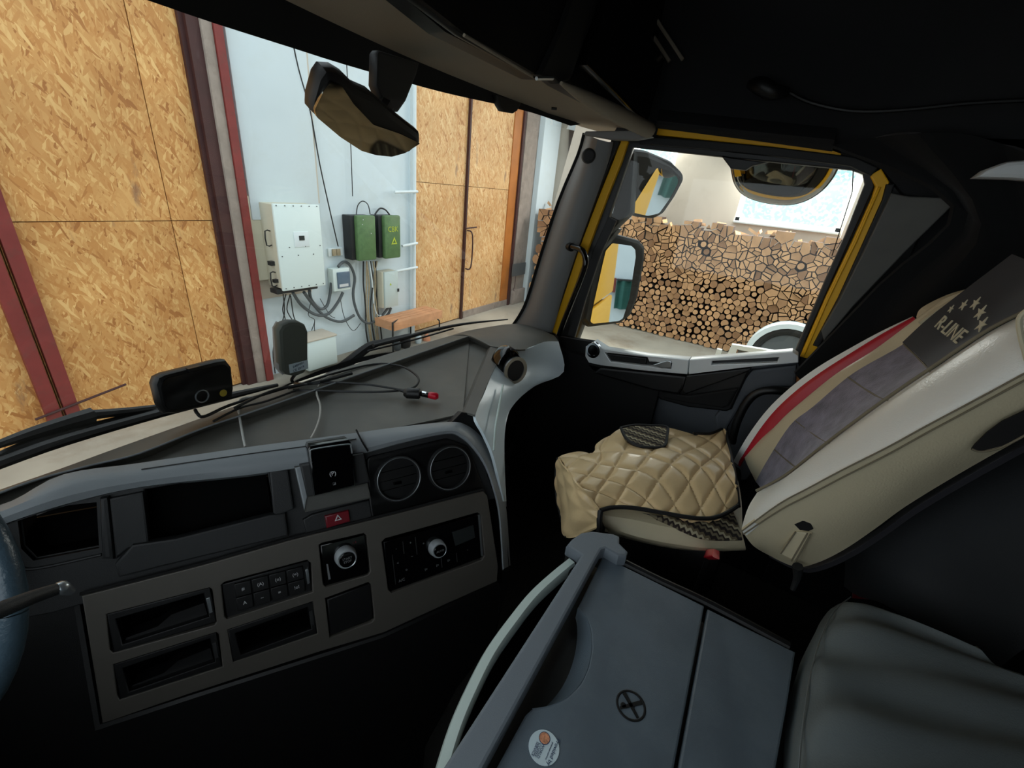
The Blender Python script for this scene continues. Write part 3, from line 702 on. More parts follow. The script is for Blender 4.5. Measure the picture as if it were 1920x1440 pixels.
# wipers
w1 = thing('windscreen_wiper', 'black windscreen wiper reaching right along the dashboard edge', 'wiper', PG(760,640,-.05), 'windscreen wipers')
tube('arm', [PG(607,712,-.04),PG(640,690,-.05),PG(690,651,-.07),PG(718,641,-.06),PG(770,628,-.05)], [.014,.02,.018,.012,.008], M['rubber'], w1)
tube('blade', [PG(700,648,-.03),PG(760,633,-.03),PG(820,617,-.03),PG(880,606,-.03),PG(952,599,-.03)], [.008,.009,.008,.006,.003], M['rubber'], w1)
tube('blade_spring', [PG(690,658,-.03),PG(780,636,-.04),PG(850,616,-.03)], .004, M['wire'], w1)
w2 = thing('windscreen_wiper', 'long black wiper arm at the lower left behind the black camera unit', 'wiper', PG(200,800,-.05), 'windscreen wipers')
tube('arm', [PG(-10,836,-.05),PG(60,812,-.06),PG(130,790,-.06),PG(172,778,-.06)], [.008,.013,.016,.018], M['rubber'], w2)
tube('arm_link', [PG(172,778,-.06),PG(240,771,-.05),PG(300,763,-.05)], [.012,.01,.008], M['rubber'], w2)
w3 = thing('windscreen_wiper', 'lower black wiper blade lying just above the windscreen edge at left', 'wiper', PG(200,820,-.05), 'windscreen wipers')
tube('blade', [PG(-10,872,-.03),PG(120,826,-.03),PG(300,775,-.03),PG(420,745,-.03),PG(520,722,-.03)], [.012,.013,.012,.012,.006], M['rubber'], w3)
tube('linkage', [PG(-10,860,-.05),PG(60,830,-.05),PG(200,792,-.05),PG(330,762,-.04)], .009, M['rubber'], w3)

# ================================================================== CAB SHELL
cf = box('cab_floor', (-.35,-1.3,1.05), (1.95,1.35,1.12), M['carpet']); tag(cf, kind='structure')
ce = box('ceiling', (-.6,-1.5,3.42), (2.0,1.05,3.47), M['head']); tag(ce, kind='structure')
ww = box('wall_rear', (-.6,-1.5,1.05), (1.97,-1.42,3.42), M['head']); tag(ww, kind='structure')
ps = thing('wall_passenger', None, None, (1.95,0,1.1), kind='structure')
# inner side wall above and behind the door aperture
plate('upper_lining', FD, [(900,-300),(1180,-300),(2600,-300),(2600,420),(1700,370),(1655,318),(1560,282),(1400,262),(1228,238)], M['head'], .0, .05, parent=ps)
sheet('rear_lining', [[V((1.9,-.34,z)),V((1.9,-.8,z)),V((1.9,-1.42,z))] for z in (1.1,2.0,2.9)], M['head'], ps, 1, 1, .03)
sheet('roof_corner_moulding', [[P(1228,240,X=1.87),P(1400,262,X=1.87),P(1560,284,X=1.87)],[P(1232,226,X=1.84),P(1400,245,X=1.84),P(1565,262,X=1.84)],[P(1236,205,X=1.9),P(1400,222,X=1.9),P(1570,240,X=1.9)]], M['head'], ps, 2, 3, .01)
OPEN = [(1186,276),(1350,294),(1598,319),(1618,326),(1622,345),(1585,440),(1545,530),(1487,668),(1290,696),(1130,676),(1050,648),(1078,600),(1140,410)]
plate_uv('door_shell', FX(1.955), [(-1.12,-.34),(-1.02,.0),(-.85,.0),(-.85,-.34),(.6,-.34),(1.4,-.6),(1.4,-1.1),(-1.35,-1.1),(-1.35,-2.02),(-1.1,-2.02)] if 0 else [FX(1.955).uv(*p) for p in [(1150,250),(1180,200),(1700,200),(1800,420),(1700,700),(1560,1100),(1200,1060),(1000,760),(1022,612),(1110,380)]], [[FX(1.955).uv(*p) for p in OPEN]], 0, .012, M['black'], ps)
box('rear_side_wall', (1.92,-1.42,1.05), (1.96,-.3,2.4), M['head'], ps)
box('lower_side_wall', (1.91,-.5,1.05), (1.955,1.3,1.75), M['softblack'], ps)
fw_ = box('wall_firewall', (-.35,1.28,1.05), (1.95,1.33,1.86), M['softblack']); tag(fw_, kind='structure')
ds = thing('wall_driver', None, None, (-.35,0,1.1), kind='structure')
box('door_lower', (-.36,-.5,1.05), (-.32,1.3,2.12), M['black'], ds); box('rear_wall', (-.36,-1.5,1.05), (-.32,-.45,3.42), M['head'], ds)
box('roof_side', (-.36,-.5,2.85), (-.32,1.1,3.42), M['head'], ds); box('front_pillar', (-.36,.85,2.1), (-.30,1.02,2.9), M['black'], ds)
# ------------------------------------------------------------------ passenger door
dr = thing('door_1', None, None, (1.93,.3,1.3), kind='structure')
def strip(name, pts, w, m, X, t=.03, parent=dr, bevel=.004, side=1):
    f = FX(X); uv = [V(f.uv(*p, 0)) for p in pts]; L, R = [], []
    for i, p in enumerate(uv):
        d = (uv[min(i+1,len(uv)-1)]-uv[max(i-1,0)]).normalized(); n = V((-d.y, d.x)); ww_ = w[i] if isinstance(w, (list,tuple)) else w
        L.append(tuple(p+n*ww_/2)); R.append(tuple(p-n*ww_/2))
    return plate_uv(name, f, L+R[::-1], [], 0, t, m, parent, bevel)
# yellow door surround on the body
strip('yellow_pillar_flange', [(1171,263),(1158,300),(1130,370),(1098,455),(1068,540),(1038,625)], [.03,.034,.036,.04,.045,.05], M['yellow'], 1.90, .04)
strip('black_door_seal', [(1158,263),(1142,300),(1115,368),(1083,455),(1056,540),(1028,625)], .02, M['rubber'], 1.885, .03)
strip('yellow_roof_flange', [(1232,246),(1330,256),(1450,268),(1580,284)], .024, M['yellow'], 1.90, .04)
strip('black_door_seal', [(1200,262),(1330,272),(1450,284),(1600,303),(1640,322)], .028, M['rubber'], 1.895, .03)
strip('yellow_rear_flange', [(1642,322),(1655,345),(1648,372),(1610,455),(1560,560),(1512,672)], [.03,.034,.036,.036,.038,.042], M['yellow'], 1.90, .04)
strip('yellow_flange_ridge', [(1650,350),(1604,455),(1553,560),(1506,668)], .008, M['yellow'], 1.893, .02)
strip('black_door_seal', [(1670,345),(1662,375),(1626,455),(1578,560),(1530,650)], .02, M['rubber'], 1.88, .03)
strip('yellow_sill_flange', [(1505,690),(1490,725)], .02, M['orangewood'], 1.895, .02)
# window frame (black) with glass
plate('window_frame', FX(1.92), [(1180,262),(1350,280),(1600,300),(1636,322),(1640,350),(1590,460),(1510,640),(1497,690),(1290,712),(1090,690),(1040,650),(1065,560),(1120,400)], M['black'], 0, .03,
   holes=[[(1186,276),(1350,294),(1598,319),(1618,326),(1622,345),(1585,440),(1545,530),(1487,668),(1290,694),(1130,668),(1066,640),(1078,600),(1140,410)]], parent=dr, bevel=.004)
plate('glass', FX(1.935), [(1183,274),(1350,292),(1600,317),(1622,326),(1622,345),(1487,672),(1290,696),(1066,645),(1078,600),(1140,410)], M['glass'], 0, .004, parent=dr)
strip('window_channel', [(1148,410),(1120,470),(1090,560),(1066,645)], .04, M['darkgrey'], 1.915, .02)
strip('window_channel', [(1600,318),(1598,360),(1560,480)], .003, M['wire'], 1.93, .004)
plate('window_latch', FX(1.90), [(1352,292),(1372,296),(1440,304),(1410,311),(1398,319),(1370,316)], M['black'], 0, .03, parent=dr, bevel=.003)
# inner door panel
DP = [(1040,628),(1068,640),(1098,645),(1290,685),(1492,668),(1500,690),(1490,770),(1400,900),(1290,920),(1130,840),(1105,760),(1050,700)]
plate('inner_panel', FX(1.90), DP, M['doorgrey'], 0, .03, parent=dr, bevel=.006)
plate('front_trim', FX(1.885), [(1045,628),(1090,636),(1120,640),(1142,655),(1145,700),(1120,705),(1080,700),(1060,700),(1052,665)], M['black'], 0, .02, parent=dr, bevel=.006)
# silver arm rail: two bars around a dark recess
plate('sill_rail', FX(1.84), [(1098,650),(1112,641),(1133,655),(1214,668),(1291,675),(1289,702),(1207,695),(1126,685),(1104,680),(1097,668)], M['doorsilver'], 0, .06,
   holes=[[(1134,661),(1214,670),(1217,678),(1260,681),(1258,692),(1207,686),(1145,678)]], parent=dr, bevel=.003)
plate('sill_rail', FX(1.84), [(1293,675),(1390,668),(1486,660),(1497,667),(1497,680),(1407,688),(1291,702)], M['doorsilver'], 0, .06,
   holes=[[(1335,677),(1461,670),(1457,680),(1334,684)]], parent=dr, bevel=.003)
plate('rail_recess', FX(1.865), [(1130,659),(1214,668),(1264,677),(1262,694),(1207,690),(1140,681)], M['black'], 0, .02, parent=dr)
plate('rail_recess', FX(1.865), [(1330,674),(1466,668),(1462,683),(1330,688)], M['black'], 0, .02, parent=dr)
plate('grip_pad', FX(1.85), [(1136,663),(1212,672),(1211,683),(1145,676)], M['black'], 0, .03, parent=dr, bevel=.003)
plate('door_lever', FX(1.835), [(1224,684),(1250,676),(1258,677),(1258,690),(1240,691)], M['satin'], 0, .012, parent=dr, bevel=.003)
f = FX(1.825); a, b = f.uv(1112,657)
ring_mesh('air_outlet_ring', f, a, b, .026, .031, -.004, .02, M['chrome'], dr, sq=1.1); ring_mesh('air_outlet', f, a, b, 0, .026, .004, .02, M['gloss'], dr, sq=1.1)
plate('lower_rail', FX(1.85), [(1098,680),(1126,687),(1207,697),(1289,704),(1407,690),(1407,696),(1285,740),(1270,722),(1215,712),(1110,696)], M['black'], 0, .05, parent=dr, bevel=.006)
plate('armrest_shell', FX(1.84), [(1126,689),(1287,706),(1280,730),(1272,740),(1225,733),(1110,700)], M['black'], 0, .06, parent=dr, bevel=.01)
plate('door_pocket', FX(1.87), [(1222,712),(1285,716),(1408,690),(1372,768),(1362,772),(1290,764),(1238,750),(1230,742)], M['black'], 0, .03, parent=dr, bevel=.008)
plate('pocket_front', FX(1.85), [(1240,735),(1290,742),(1385,728),(1366,762),(1355,766),(1290,757),(1244,747)], M['softblack'], 0, .02, parent=dr, bevel=.008)
plate('rear_moulding', FX(1.88), [(1410,694),(1494,684),(1492,725),(1440,728),(1400,745),(1365,800),(1350,860),(1340,780)], M['doorgrey'], 0, .03, parent=dr, bevel=.01)
tube('pull_handle', [P(1372,830,X=1.82),P(1382,790,X=1.82),P(1402,752,X=1.82),P(1425,735,X=1.82),P(1455,732,X=1.82),P(1490,738,X=1.84)], .016, M['black'], dr, 4, 10)
plate('control_plate', FX(1.87), [(1146,716),(1160,722),(1188,760),(1176,764),(1156,745)], M['softblack'], 0, .02, parent=dr, bevel=.004)
# grey B-pillar trim behind the door
plate('pillar_cover', FX(1.86), [(1672,362),(1705,368),(1800,372),(1700,470),(1600,575),(1545,640),(1540,620),(1575,560),(1625,460)], M['dash'], 0, .02, parent=ps, bevel=.004)
# ------------------------------------------------------------------ A pillar
pl = thing('a_pillar', 'grey moulded A-pillar trim between the windscreen and the passenger door', 'pillar trim', P(1010,615,X=1.85))
Lp = [(1098,250),(1086,292),(1050,378),(1018,475),(992,560),(978,590),(966,608)]
Mp = [(1112,258),(1100,300),(1075,380),(1046,470),(1018,560),(1008,596),(1003,615)]
Np = [(1140,266),(1132,300),(1105,375),(1074,465),(1046,550),(1034,595),(1026,622)]
Rp = [(1150,266),(1142,300),(1116,375),(1084,465),(1056,550),(1043,598),(1035,624)]
rw = [[PG(*p, .01) for p in Lp], [P(*p, X=1.83) for p in Mp], [P(*p, X=1.85) for p in Np], [P(*p, X=1.875) for p in Rp]]
sheet('cover', rw, M['pillar'], pl, 3, 3, .012)
tube('cover_seam', [P(*p, X=1.862) for p in [(1136,266),(1124,310),(1094,395),(1060,495),(1030,585),(1020,620)]], .003, M['black'], pl)
f = Fr(P(1104,292,X=1.80), (.5,-.85,0), (0,0,-1)); ring_mesh('emblem_disc', f, 0, 0, 0, .028, -.004, .03, M['darkgrey'], pl); ring_mesh('emblem_ring', f, 0, 0, .018, .021, -.007, 0, M['black'], pl)
gh = thing('grab_handle', 'black tubular grab handle on the A-pillar', 'handle', P(1075,550,X=1.8))
tube('bar', [P(1067,462,X=1.84),P(1078,464,X=1.82),P(1092,470,X=1.80),P(1098,490,X=1.79),P(1092,515,X=1.79),P(1076,555,X=1.79),P(1060,595,X=1.80),P(1048,628,X=1.83)], .0125, M['gloss'], gh, 4, 12)
tube('mount', [P(1062,460,X=1.86),P(1072,464,X=1.83)], .018, M['black'], gh, 1, 10)
# ------------------------------------------------------------------ windscreen
ws = thing('window_1', None, None, (.85,1.2,2.0), kind='structure')
sheet('windscreen_glass', [[V((-.3+i*.22, gy(-.3+i*.22, z), z)) for i in range(11)] for z in (1.98,2.5,3.02)], M['glass'], ws, 3, 3)
lowp = [(180,-30),(275,0),(400,43),(542,88),(646,121),(792,163),(860,180),(938,197),(1000,212),(1070,236)]
upp = [(440,-60),(500,-32),(560,-2),(640,32),(710,66),(792,105),(872,134),(935,166),(1010,198),(1089,233)]
sheet('frit_band', [[PG(*p,.005) for p in lowp], [PG(*p,.005) for p in upp]], M['softblack'], ws, 3, 1, .003)
# black bottom edge of the windscreen
WL = [(-120,962),(0,918),(172,857),(383,782),(531,729),(687,676),(812,638),(887,618),(966,606)]
sheet('edge_seal', [[PG(*p,.008) for p in Lp], [PG(p[0]-5,p[1]-1,.004) for p in Lp]], M['softblack'], ws, 3, 1, .003)
sn = thing('rain_sensor', 'small black stepped sensor housing at the windscreen top edge', 'sensor', PG(955,200,.03))
fs = Fr(PG(955,195,.03), (1,-.1,0), (0,.1,-1)); plate('housing', fs, [(932,178),(978,193),(970,208),(962,213),(946,210),(940,200)], M['black'], 0, .03, parent=sn, bevel=.003)
# ------------------------------------------------------------------ overhead console
oc = thing('overhead_console', 'dark overhead storage console above the windscreen with a grey underside', 'console', (1.0,.75,2.9))
inn = [(560,-70),(700,-40),(835,60),(905,96),(1007,146),(1052,160),(1120,196),(1205,250)]
outp = [(440,-40),(505,-14),(640,50),(792,119),(935,177),(1010,205),(1091,238),(1190,264)]
sheet('underside_lining', [[P(*p, Z=2.915) for p in outp], [P(*p, Z=2.90) for p in inn]], M['header'], oc, 3, 2, .015)
plate('cabinet_face', FY(.60), [(560,-200),(620,-120),(835,60),(1005,148),(1040,150),(1052,160),(1215,250),(1260,110),(1240,-60),(1000,-250)], M['black'], .02, .06, parent=oc)
plate('cabinet_door', FY(.58), [(600,-160),(700,-60),(868,68),(935,106),(998,142),(1012,138),(1050,60),(1090,-60),(1000,-250)], M['black'], 0, .02, parent=oc, bevel=.006)
plate('cabinet_door', FY(.55), [(1103,122),(1215,228),(1240,140),(1246,110),(1190,10),(1150,-40),(1135,0)], M['gloss'], 0, .03, parent=oc, bevel=.005)
tube('door_edge_trim', [P(870,66,Y=.575),P(935,105,Y=.575),P(998,143,Y=.575)], .003, M['header'], oc)
tube('latch_trim', [P(1006,147,Y=.57),P(1036,147,Y=.57)], .004, M['satin'], oc, 1)
tube('rolled_edge', [P(1052,156,Y=.56),P(1100,184,Y=.56),P(1160,216,Y=.56),P(1216,244,Y=.56)], [.004,.016,.024,.026], M['header'], oc, 4, 12)
plate('centre_divider', FY(.57), [(1012,140),(1050,60),(1092,-60),(1150,-60),(1100,70),(1070,150),(1050,157),(1040,147)], M['softblack'], 0, .03, parent=oc, bevel=.006)
plate('corner_cap', FX(1.80), [(1190,262),(1222,256),(1212,244),(1098,246),(1092,252),(1150,262)], M['pillar'], 0, .04, parent=oc, bevel=.004)
tube('underside_button', [P(1034,203,Z=2.89),P(1044,204,Z=2.89)], .004, M['black'], oc, 1)
for a_, b_ in (((1175,-10),(1255,115)), ((1200,-10),(1280,112))): tube('cabinet_highlight_line', [P(*a_, X=1.86), P(*b_, X=1.86)], .006, M['header'], oc, 1)  # pale bars draw the highlights along the cabinet's right edges
# ------------------------------------------------------------------ interior mirror
im = thing('interior_mirror', 'wide curved black interior mirror hanging from the windscreen header', 'mirror', PG(690,220,.1))
fi = mirror_frame((690,220), None, (1.3,.1,1.95))
hou = [(612,133),(600,150),(588,192),(587,212),(600,225),(640,252),(672,275),(700,289),(735,297),(770,288),(790,270),(790,252),(778,243),(742,215),(700,178),(672,166),(652,146),(632,134)]
plate('housing', fi, hou, M['black'], .0, .05, parent=im, bevel=.014)
plate('glass', fi, [(622,153),(610,165),(590,206),(594,220),(638,257),(678,283),(705,291),(735,294),(760,287),(788,269),(750,251),(700,234),(663,195),(640,160)], M['mirrordim'], -.006, .001, parent=im, r=.004)
tube('neck', [P(722,200,Y=.9),P(715,212,Y=.88)], .02, M['black'], im, 1)
plate('mounting_bracket', FY(.9), [(708,100),(712,94),(788,118),(782,140),(762,190),(748,210),(736,208),(718,192),(706,160)], M['darkgrey'], 0, .03, parent=im, bevel=.006)
# ------------------------------------------------------------------ right side: lamp with cord, curtain, shelf
lp = thing('reading_lamp', 'small black gooseneck lamp on the dark side wall', 'lamp', P(1440,165,X=1.8))
tube('lamp_head', [P(1405,158,X=1.82),P(1425,160,X=1.8),P(1450,172,X=1.8),P(1478,172,X=1.82)], [.012,.026,.024,.012], M['black'], lp, 4, 10)
tube('gooseneck', [P(1475,170,X=1.83),P(1520,192,X=1.85),P(1600,208,X=1.85),P(1700,205,X=1.85),P(1820,193,X=1.85),P(1960,186,X=1.85)], .006, M['black'], lp)
cu_ = thing('side_curtain', 'heavy black sleeping-cab curtain drawn back behind the passenger door', 'curtain', (1.8,-.6,1.9))
topc = [(1560,272),(1640,258),(1720,250),(1800,250),(1880,270),(1960,300),(2100,330)]
midc = [(1790,385),(1815,400),(1840,420),(1880,440),(1930,460),(2000,480),(2100,500)]
mid2 = [(1650,535),(1690,545),(1740,560),(1800,575),(1870,590),(1960,600),(2080,620)]
botc = [(1490,700),(1530,740),(1600,760),(1700,780),(1800,800),(1920,820),(2060,840)]
def cX(i): return 1.79+.03*math.sin(i*2.1)
sheet('drape', [[P(*p, X=cX(i)) for i, p in enumerate(r)] for r in (topc, midc, mid2, botc)], M['fabric'], cu_, 4, 4, .01)
hk = thing('bunk_shelf_edge', 'grey tapered end of the shelf at the right frame edge', 'shelf', P(1880,325,X=1.6))
plate('end_cap', FX(1.6), [(1830,333),(1850,318),(1890,303),(1960,296),(1960,340),(1900,335)], M['doorsilver'], 0, .06, parent=hk, bevel=.01)

# ================================================================== DASHBOARD
u = V((math.cos(math.radians(27)), -math.sin(math.radians(27)), 0))
FPn = Fr(CAM+ray(300,1135).normalized()*1.2, u, (-.16949,-.33264,-.9277))
db = thing('dashboard', 'dark grey truck dashboard with a storage tray and driver-facing switch panel', 'dashboard', (.8,.9,1.2))
# top surfaces
Ap = [(-120,985),(22,939),(120,888),(262,868),(459,839),(580,823),(671,811),(760,799),(844,791)]
W2 = [(-120,962),(0,918),(172,857),(383,782),(531,729),(687,676),(812,638),(887,618)]
def Z_(p, z): return P(*p, Z=z)
T1 = [(-60,948),(60,902),(172,872),(262,850),(383,802),(500,763),(687,697),(880,630)]
Wt = [(-60,942),(0,918),(110,880),(225,838),(383,782),(500,740),(687,676),(850,628)]
T2 = [(-60,952),(64,906),(180,878),(275,858),(385,808),(500,774),(687,706),(880,638)]
sheet('top_ledge', [[Z_(p,2.035) for p in Wt],[Z_(p,2.05) for p in T1],[Z_(p,2.025) for p in T2]], M['dashtop'], db, 3, 1, .006)
At = [(-60,966),(22,938),(120,888),(262,868),(459,839),(600,820),(740,802),(868,775)]
sheet('storage_tray', [[Z_(p,2.026) for p in T2],[Z_(p,2.03) for p in At]], M['dashtop'], db, 3, 2, .006)
plate('tray_floor', FZ(2.022), [(640,722),(882,634),(921,652),(869,777),(845,800),(700,815)], M['dashtop'], 0, .006, parent=db)
tube('tray_edge', [Z_(p,2.05) for p in T1], .0022, M['rim'], db, 4)
sheet('tray_corner_wall', [[Z_((880,630),2.05),Z_((920,649),2.05)],[Z_((880,638),2.025),Z_((917,655),2.025)]], M['dash'], db, 2, 1, .004)
sheet('tray_side_wall', [[Z_((920,649),2.05),Z_((895,710),2.05),Z_((870,773),2.05)],[Z_((914,655),2.026),Z_((889,712),2.026),Z_((864,776),2.026)]], M['dash'], db, 2, 1, .003)
# ridge to the right of the tray
sheet('tray_ridge', [[Z_((920,649),2.05),Z_((895,710),2.05),Z_((870,772),2.05)],[Z_((946,652),2.05),Z_((917,712),2.05),Z_((890,778),2.05)]], M['dash'], db, 2, 2, .006)
# wing top
sheet('wing_top', [[Z_((850,628),2.036),Z_((887,618),2.03),Z_((966,607),2.03),Z_((1012,617),2.03),Z_((1032,626),2.02)],
                   [Z_((878,629),2.052),Z_((915,634),2.055),Z_((975,632),2.055),Z_((1015,628),2.05),Z_((1040,630),2.03)],
                   [Z_((920,649),2.052),Z_((945,652),2.055),Z_((985,655),2.05),Z_((1020,641),2.045),Z_((1047,640),2.02)]], M['dashtop'], db, 4, 4, .006)
Lw = [((946,652),dict(Z=2.05)),((925,695),dict(Z=2.048)),((907,740),dict(Z=2.047)),((891,778),dict(Z=2.045)),((908,815),dict(X=.90)),((926,858),dict(X=.90)),((945,940),dict(X=.90))]
Mw = [((985,655),dict(Z=2.05)),((985,690),dict(X=1.48)),((955,735),dict(X=1.22)),((930,775),dict(X=1.05)),((930,815),dict(X=.97)),((937,860),dict(X=.95)),((948,940),dict(X=.93))]
Nw = [((1020,641),dict(Z=2.045)),((1022,690),dict(X=1.62)),((978,735),dict(X=1.36)),((950,775),dict(X=1.16)),((942,815),dict(X=1.04)),((943,860),dict(X=.98)),((949,940),dict(X=.95))]
Rw = [((1047,640),dict(Z=2.02)),((1057,697),dict(X=1.72)),((1003,724),dict(X=1.5)),((962,760),dict(X=1.25)),((948,800),dict(X=1.1)),((946,860),dict(X=1.0)),((950,950),dict(X=.97))]
G = [[P(*p, **k) for p, k in c] for c in (Lw, Mw, Nw, Rw)]
sheet('wing_face', G, M['cheek'], db, 4, 4, .008)
tube('wing_trim_line', [P(943,722,X=1.16),P(936,760,X=1.05),P(929,800,X=.95),P(926,845,X=.90)], .0035, M['rail'], db)
sheet('wing_underlip', [[p for p in G[3]], [p+V((.02,.05,-.02)) for p in G[3]]], M['black'], db, 4, 1, .004)
# tweeter
ft = Fr(P(957,694,X=1.30), (.85,-.5,0), (.15,-.1,-1))
tw = ring_mesh('tweeter_housing', ft, -.004, .004, 0, .058, -.006, .07, M['gloss'], db, sq=1.5)
ring_mesh('tweeter_ring', ft, .012, -.004, .039, .044, -.02, .01, M['satin'], db, sq=1.15); ring_mesh('tweeter_grille', ft, .012, -.004, 0, .04, -.014, .01, M['darkgrey'], db, sq=1.15)
# front lip
A = [(-60,962),(22,939),(120,889),(262,868),(459,839),(580,823),(671,811),(760,799),(844,791),(875,797),(903,820),(925,857),(940,905),(950,960),(957,1060)]
B = [(-60,985),(20,952),(130,912),(265,890),(459,862),(580,846),(671,833),(760,815),(840,802),(868,808),(893,832),(915,867),(930,912),(941,962),(948,1065)]
C = [(-60,1010),(20,978),(135,942),(270,912),(462,891),(580,873),(675,852),(762,828),(838,813),(862,819),(885,839),(908,873),(924,917),(935,967),(942,1068)]
def seg_sheet(name, i0, i1):
    sheet(name, [[FPn.px(*p, .035) for p in A[i0:i1]],[FPn.px(*p, .0) for p in B[i0:i1]],[FPn.px(*p, -.002) for p in C[i0:i1]],[FPn.px(p[0],p[1]+3,.05) for p in C[i0:i1]]], M['rim'], db, 4, 2, .004)
seg_sheet('front_lip', 0, 7); seg_sheet('front_lip', 6, 15)
tube('lip_joint', [FPn.px(668,806,.03),FPn.px(679,828,-.004),FPn.px(690,846,-.006)], .0022, M['softblack'], db)
tube('lip_groove', [FPn.px(x,y,.012) for x,y in ((265,880),(459,852),(580,836),(668,823))], .0012, M['black'], db)
# corner bracket where lip meets the ridge
plate('corner_bracket', FPn, [(866,772),(892,776),(925,858),(950,960),(952,1000),(946,960),(922,868),(893,822),(870,800),(845,793)], M['black'], .04, .07, parent=db, bevel=.004)
# main dark face with openings
cub = [(28,975),(60,952),(185,938),(190,1030),(60,1055),(35,1030)]
scr = [(272,918),(500,880),(515,965),(500,990),(280,1020)]
v1 = [(704,898)]; 
face = [(-60,1000),(20,978),(135,938),(270,906),(462,884),(580,866),(675,845),(762,822),(838,808),(870,818),(900,850),(922,912),(930,935),(914,938),(750,980),(542,1032),(380,1078),(150,1135),(100,1150),(-60,1180)]
fvs = Fr(FPn.o, FPn.u, FPn.v)
def circ(cx, cy, rx, c=0, n=28):
    a, b = FPn.uv(cx, cy, c); a2, _ = FPn.uv(cx+rx, cy, c); R = abs(a2-a)
    return a, b, R
va = circ(747,897,41); vb = circ(843,877,38)
cc = lambda t: [(t[0]+math.cos(k*math.pi/14)*t[2], t[1]+math.sin(k*math.pi/14)*t[2]) for k in range(28)]
plate_uv('centre_face', FPn, [FPn.uv(*p, .012) for p in face], [[FPn.uv(*p,.012) for p in cub],[FPn.uv(*p,.012) for p in scr], cc(va), cc(vb)], .012, .03, M['darkgrey'], db, .003)
plate('vent_surround', FPn, [(688,862),(838,826),(880,842),(905,915),(900,935),(700,985),(692,940)], M['black'], .004, .02, parent=db, bevel=.005, holes=[])
db.children[-1].hide_render = False
# rebuild surround with holes for the vents
bpy.data.objects.remove(db.children[-1], do_unlink=True)
plate_uv('vent_surround', FPn, round_poly([V(FPn.uv(*p,.004)) for p in [(688,858),(838,822),(878,836),(907,912),(903,932),(700,987),(692,940)]], .012), [cc(va), cc(vb)], .004, .02, M['black'], db, .004)
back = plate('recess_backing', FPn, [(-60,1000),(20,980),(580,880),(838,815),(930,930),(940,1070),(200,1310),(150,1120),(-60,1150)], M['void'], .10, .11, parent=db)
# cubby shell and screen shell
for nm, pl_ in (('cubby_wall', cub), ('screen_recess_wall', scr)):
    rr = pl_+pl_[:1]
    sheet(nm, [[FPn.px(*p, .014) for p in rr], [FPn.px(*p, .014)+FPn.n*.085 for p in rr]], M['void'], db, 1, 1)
tube('cubby_rim', [FPn.px(*p, .01) for p in ((20,1050),(35,1062),(70,1066),(190,1040))], .003, M['darkgrey'], db)
plate('cubby_side_post', FPn, [(186,935),(202,932),(214,1050),(190,1050)], M['darkgrey'], -.004, .03, parent=db, bevel=.006)
plate('screen_glass', FPn, [(275,916),(498,884),(510,968),(284,1016)], M['void'], .06, .064, parent=db, r=.006)
plate('screen_ledge', FPn, [(248,1022),(330,1010),(505,966),(535,963),(541,1005),(300,1064),(222,1084),(215,1058)], M['darkgrey'], -.006, .02, parent=db, bevel=.004)
plate('screen_side_trim', FPn, [(505,884),(540,880),(552,955),(520,968),(512,962)], M['darkgrey'], -.002, .02, parent=db, bevel=.004)
plate('screen_side_trim', FPn, [(204,935),(268,922),(280,1020),(240,1030),(216,1050)], M['darkgrey'], .002, .02, parent=db, bevel=.004)
# vents
for nm, t in (('air_vent', va), ('air_vent', vb)):
    r = ring_mesh(nm, FPn, t[0], t[1], t[2]*.93, t[2]*1.03, -.008, .012, M['darkgrey'], db, 40)
    ring_mesh('chrome_ring', FPn, t[0], t[1], t[2]*.95, t[2]*.985, -.0095, -.007, M['satin'], r, 40)
    ring_mesh('vent_core', FPn, t[0], t[1], 0, t[2]*.94, .03, .05, M['softblack'], r, 32)
    for dv in (-.42, .0, .42):
        hw = math.sqrt(1-dv*dv)*t[2]*.88
        plate_uv('vane', FPn, [(t[0]-hw,t[1]+dv*t[2]-.002),(t[0]+hw,t[1]+dv*t[2]-.002),(t[0]+hw,t[1]+dv*t[2]+.002),(t[0]-hw,t[1]+dv*t[2]+.002)], [], .004, .03, M['gloss'], r, .001)
    plate_uv('thumb_tab', FPn, [(t[0]-.014,t[1]+.008),(t[0]+.006,t[1]+.008),(t[0]+.006,t[1]+.014),(t[0]-.014,t[1]+.014)], [], -.004, .01, M['gloss'], r, .001)
# bezel block with folding phone shelf / brake switch unit
plate('centre_bezel', FPn, [(552,876),(566,874),(578,930),(690,905),(697,935),(572,962)], M['dash'], -.012, .02, parent=db, bevel=.005)
plate('bezel_lit_edge', FPn, [(553,878),(566,875),(577,930),(571,958)], M['rim'], -.016, .0, parent=db, bevel=.003)  # lighter strip puts the light on the bezel's left side into colour
plate('centre_block', FPn, [(562,872),(682,850),(694,905),(576,932)], M['darkgrey'], -.02, .02, parent=db, bevel=.004)
un = plate('brake_switch_unit', FPn, [(577,842),(580,836),(654,824),(660,832),(668,912),(590,930)], M['gloss'], -.045, .02, parent=db, bevel=.004)
tube('unit_trim_line', [FPn.px(*p, -.048) for p in ((584,868),(582,848),(590,842),(652,833),(658,838),(660,850))], .0016, M['satin'], un, 3)
text('brake_symbol', '(P)', FPn.px(624,888,-.047), FPn.u, -FPn.v, .013, M['whiteink'], un); text('lamp_symbol', '◪', FPn.px(627,907,-.047), FPn.u, -FPn.v, .010, M['greyink'], un)
hz = plate('hazard_button', FPn, [(609,968),(654,957),(657,978),(613,991)], M['hazard'], -.006, .02, parent=db, bevel=.003)
a, b = FPn.uv(634,971,-.008)
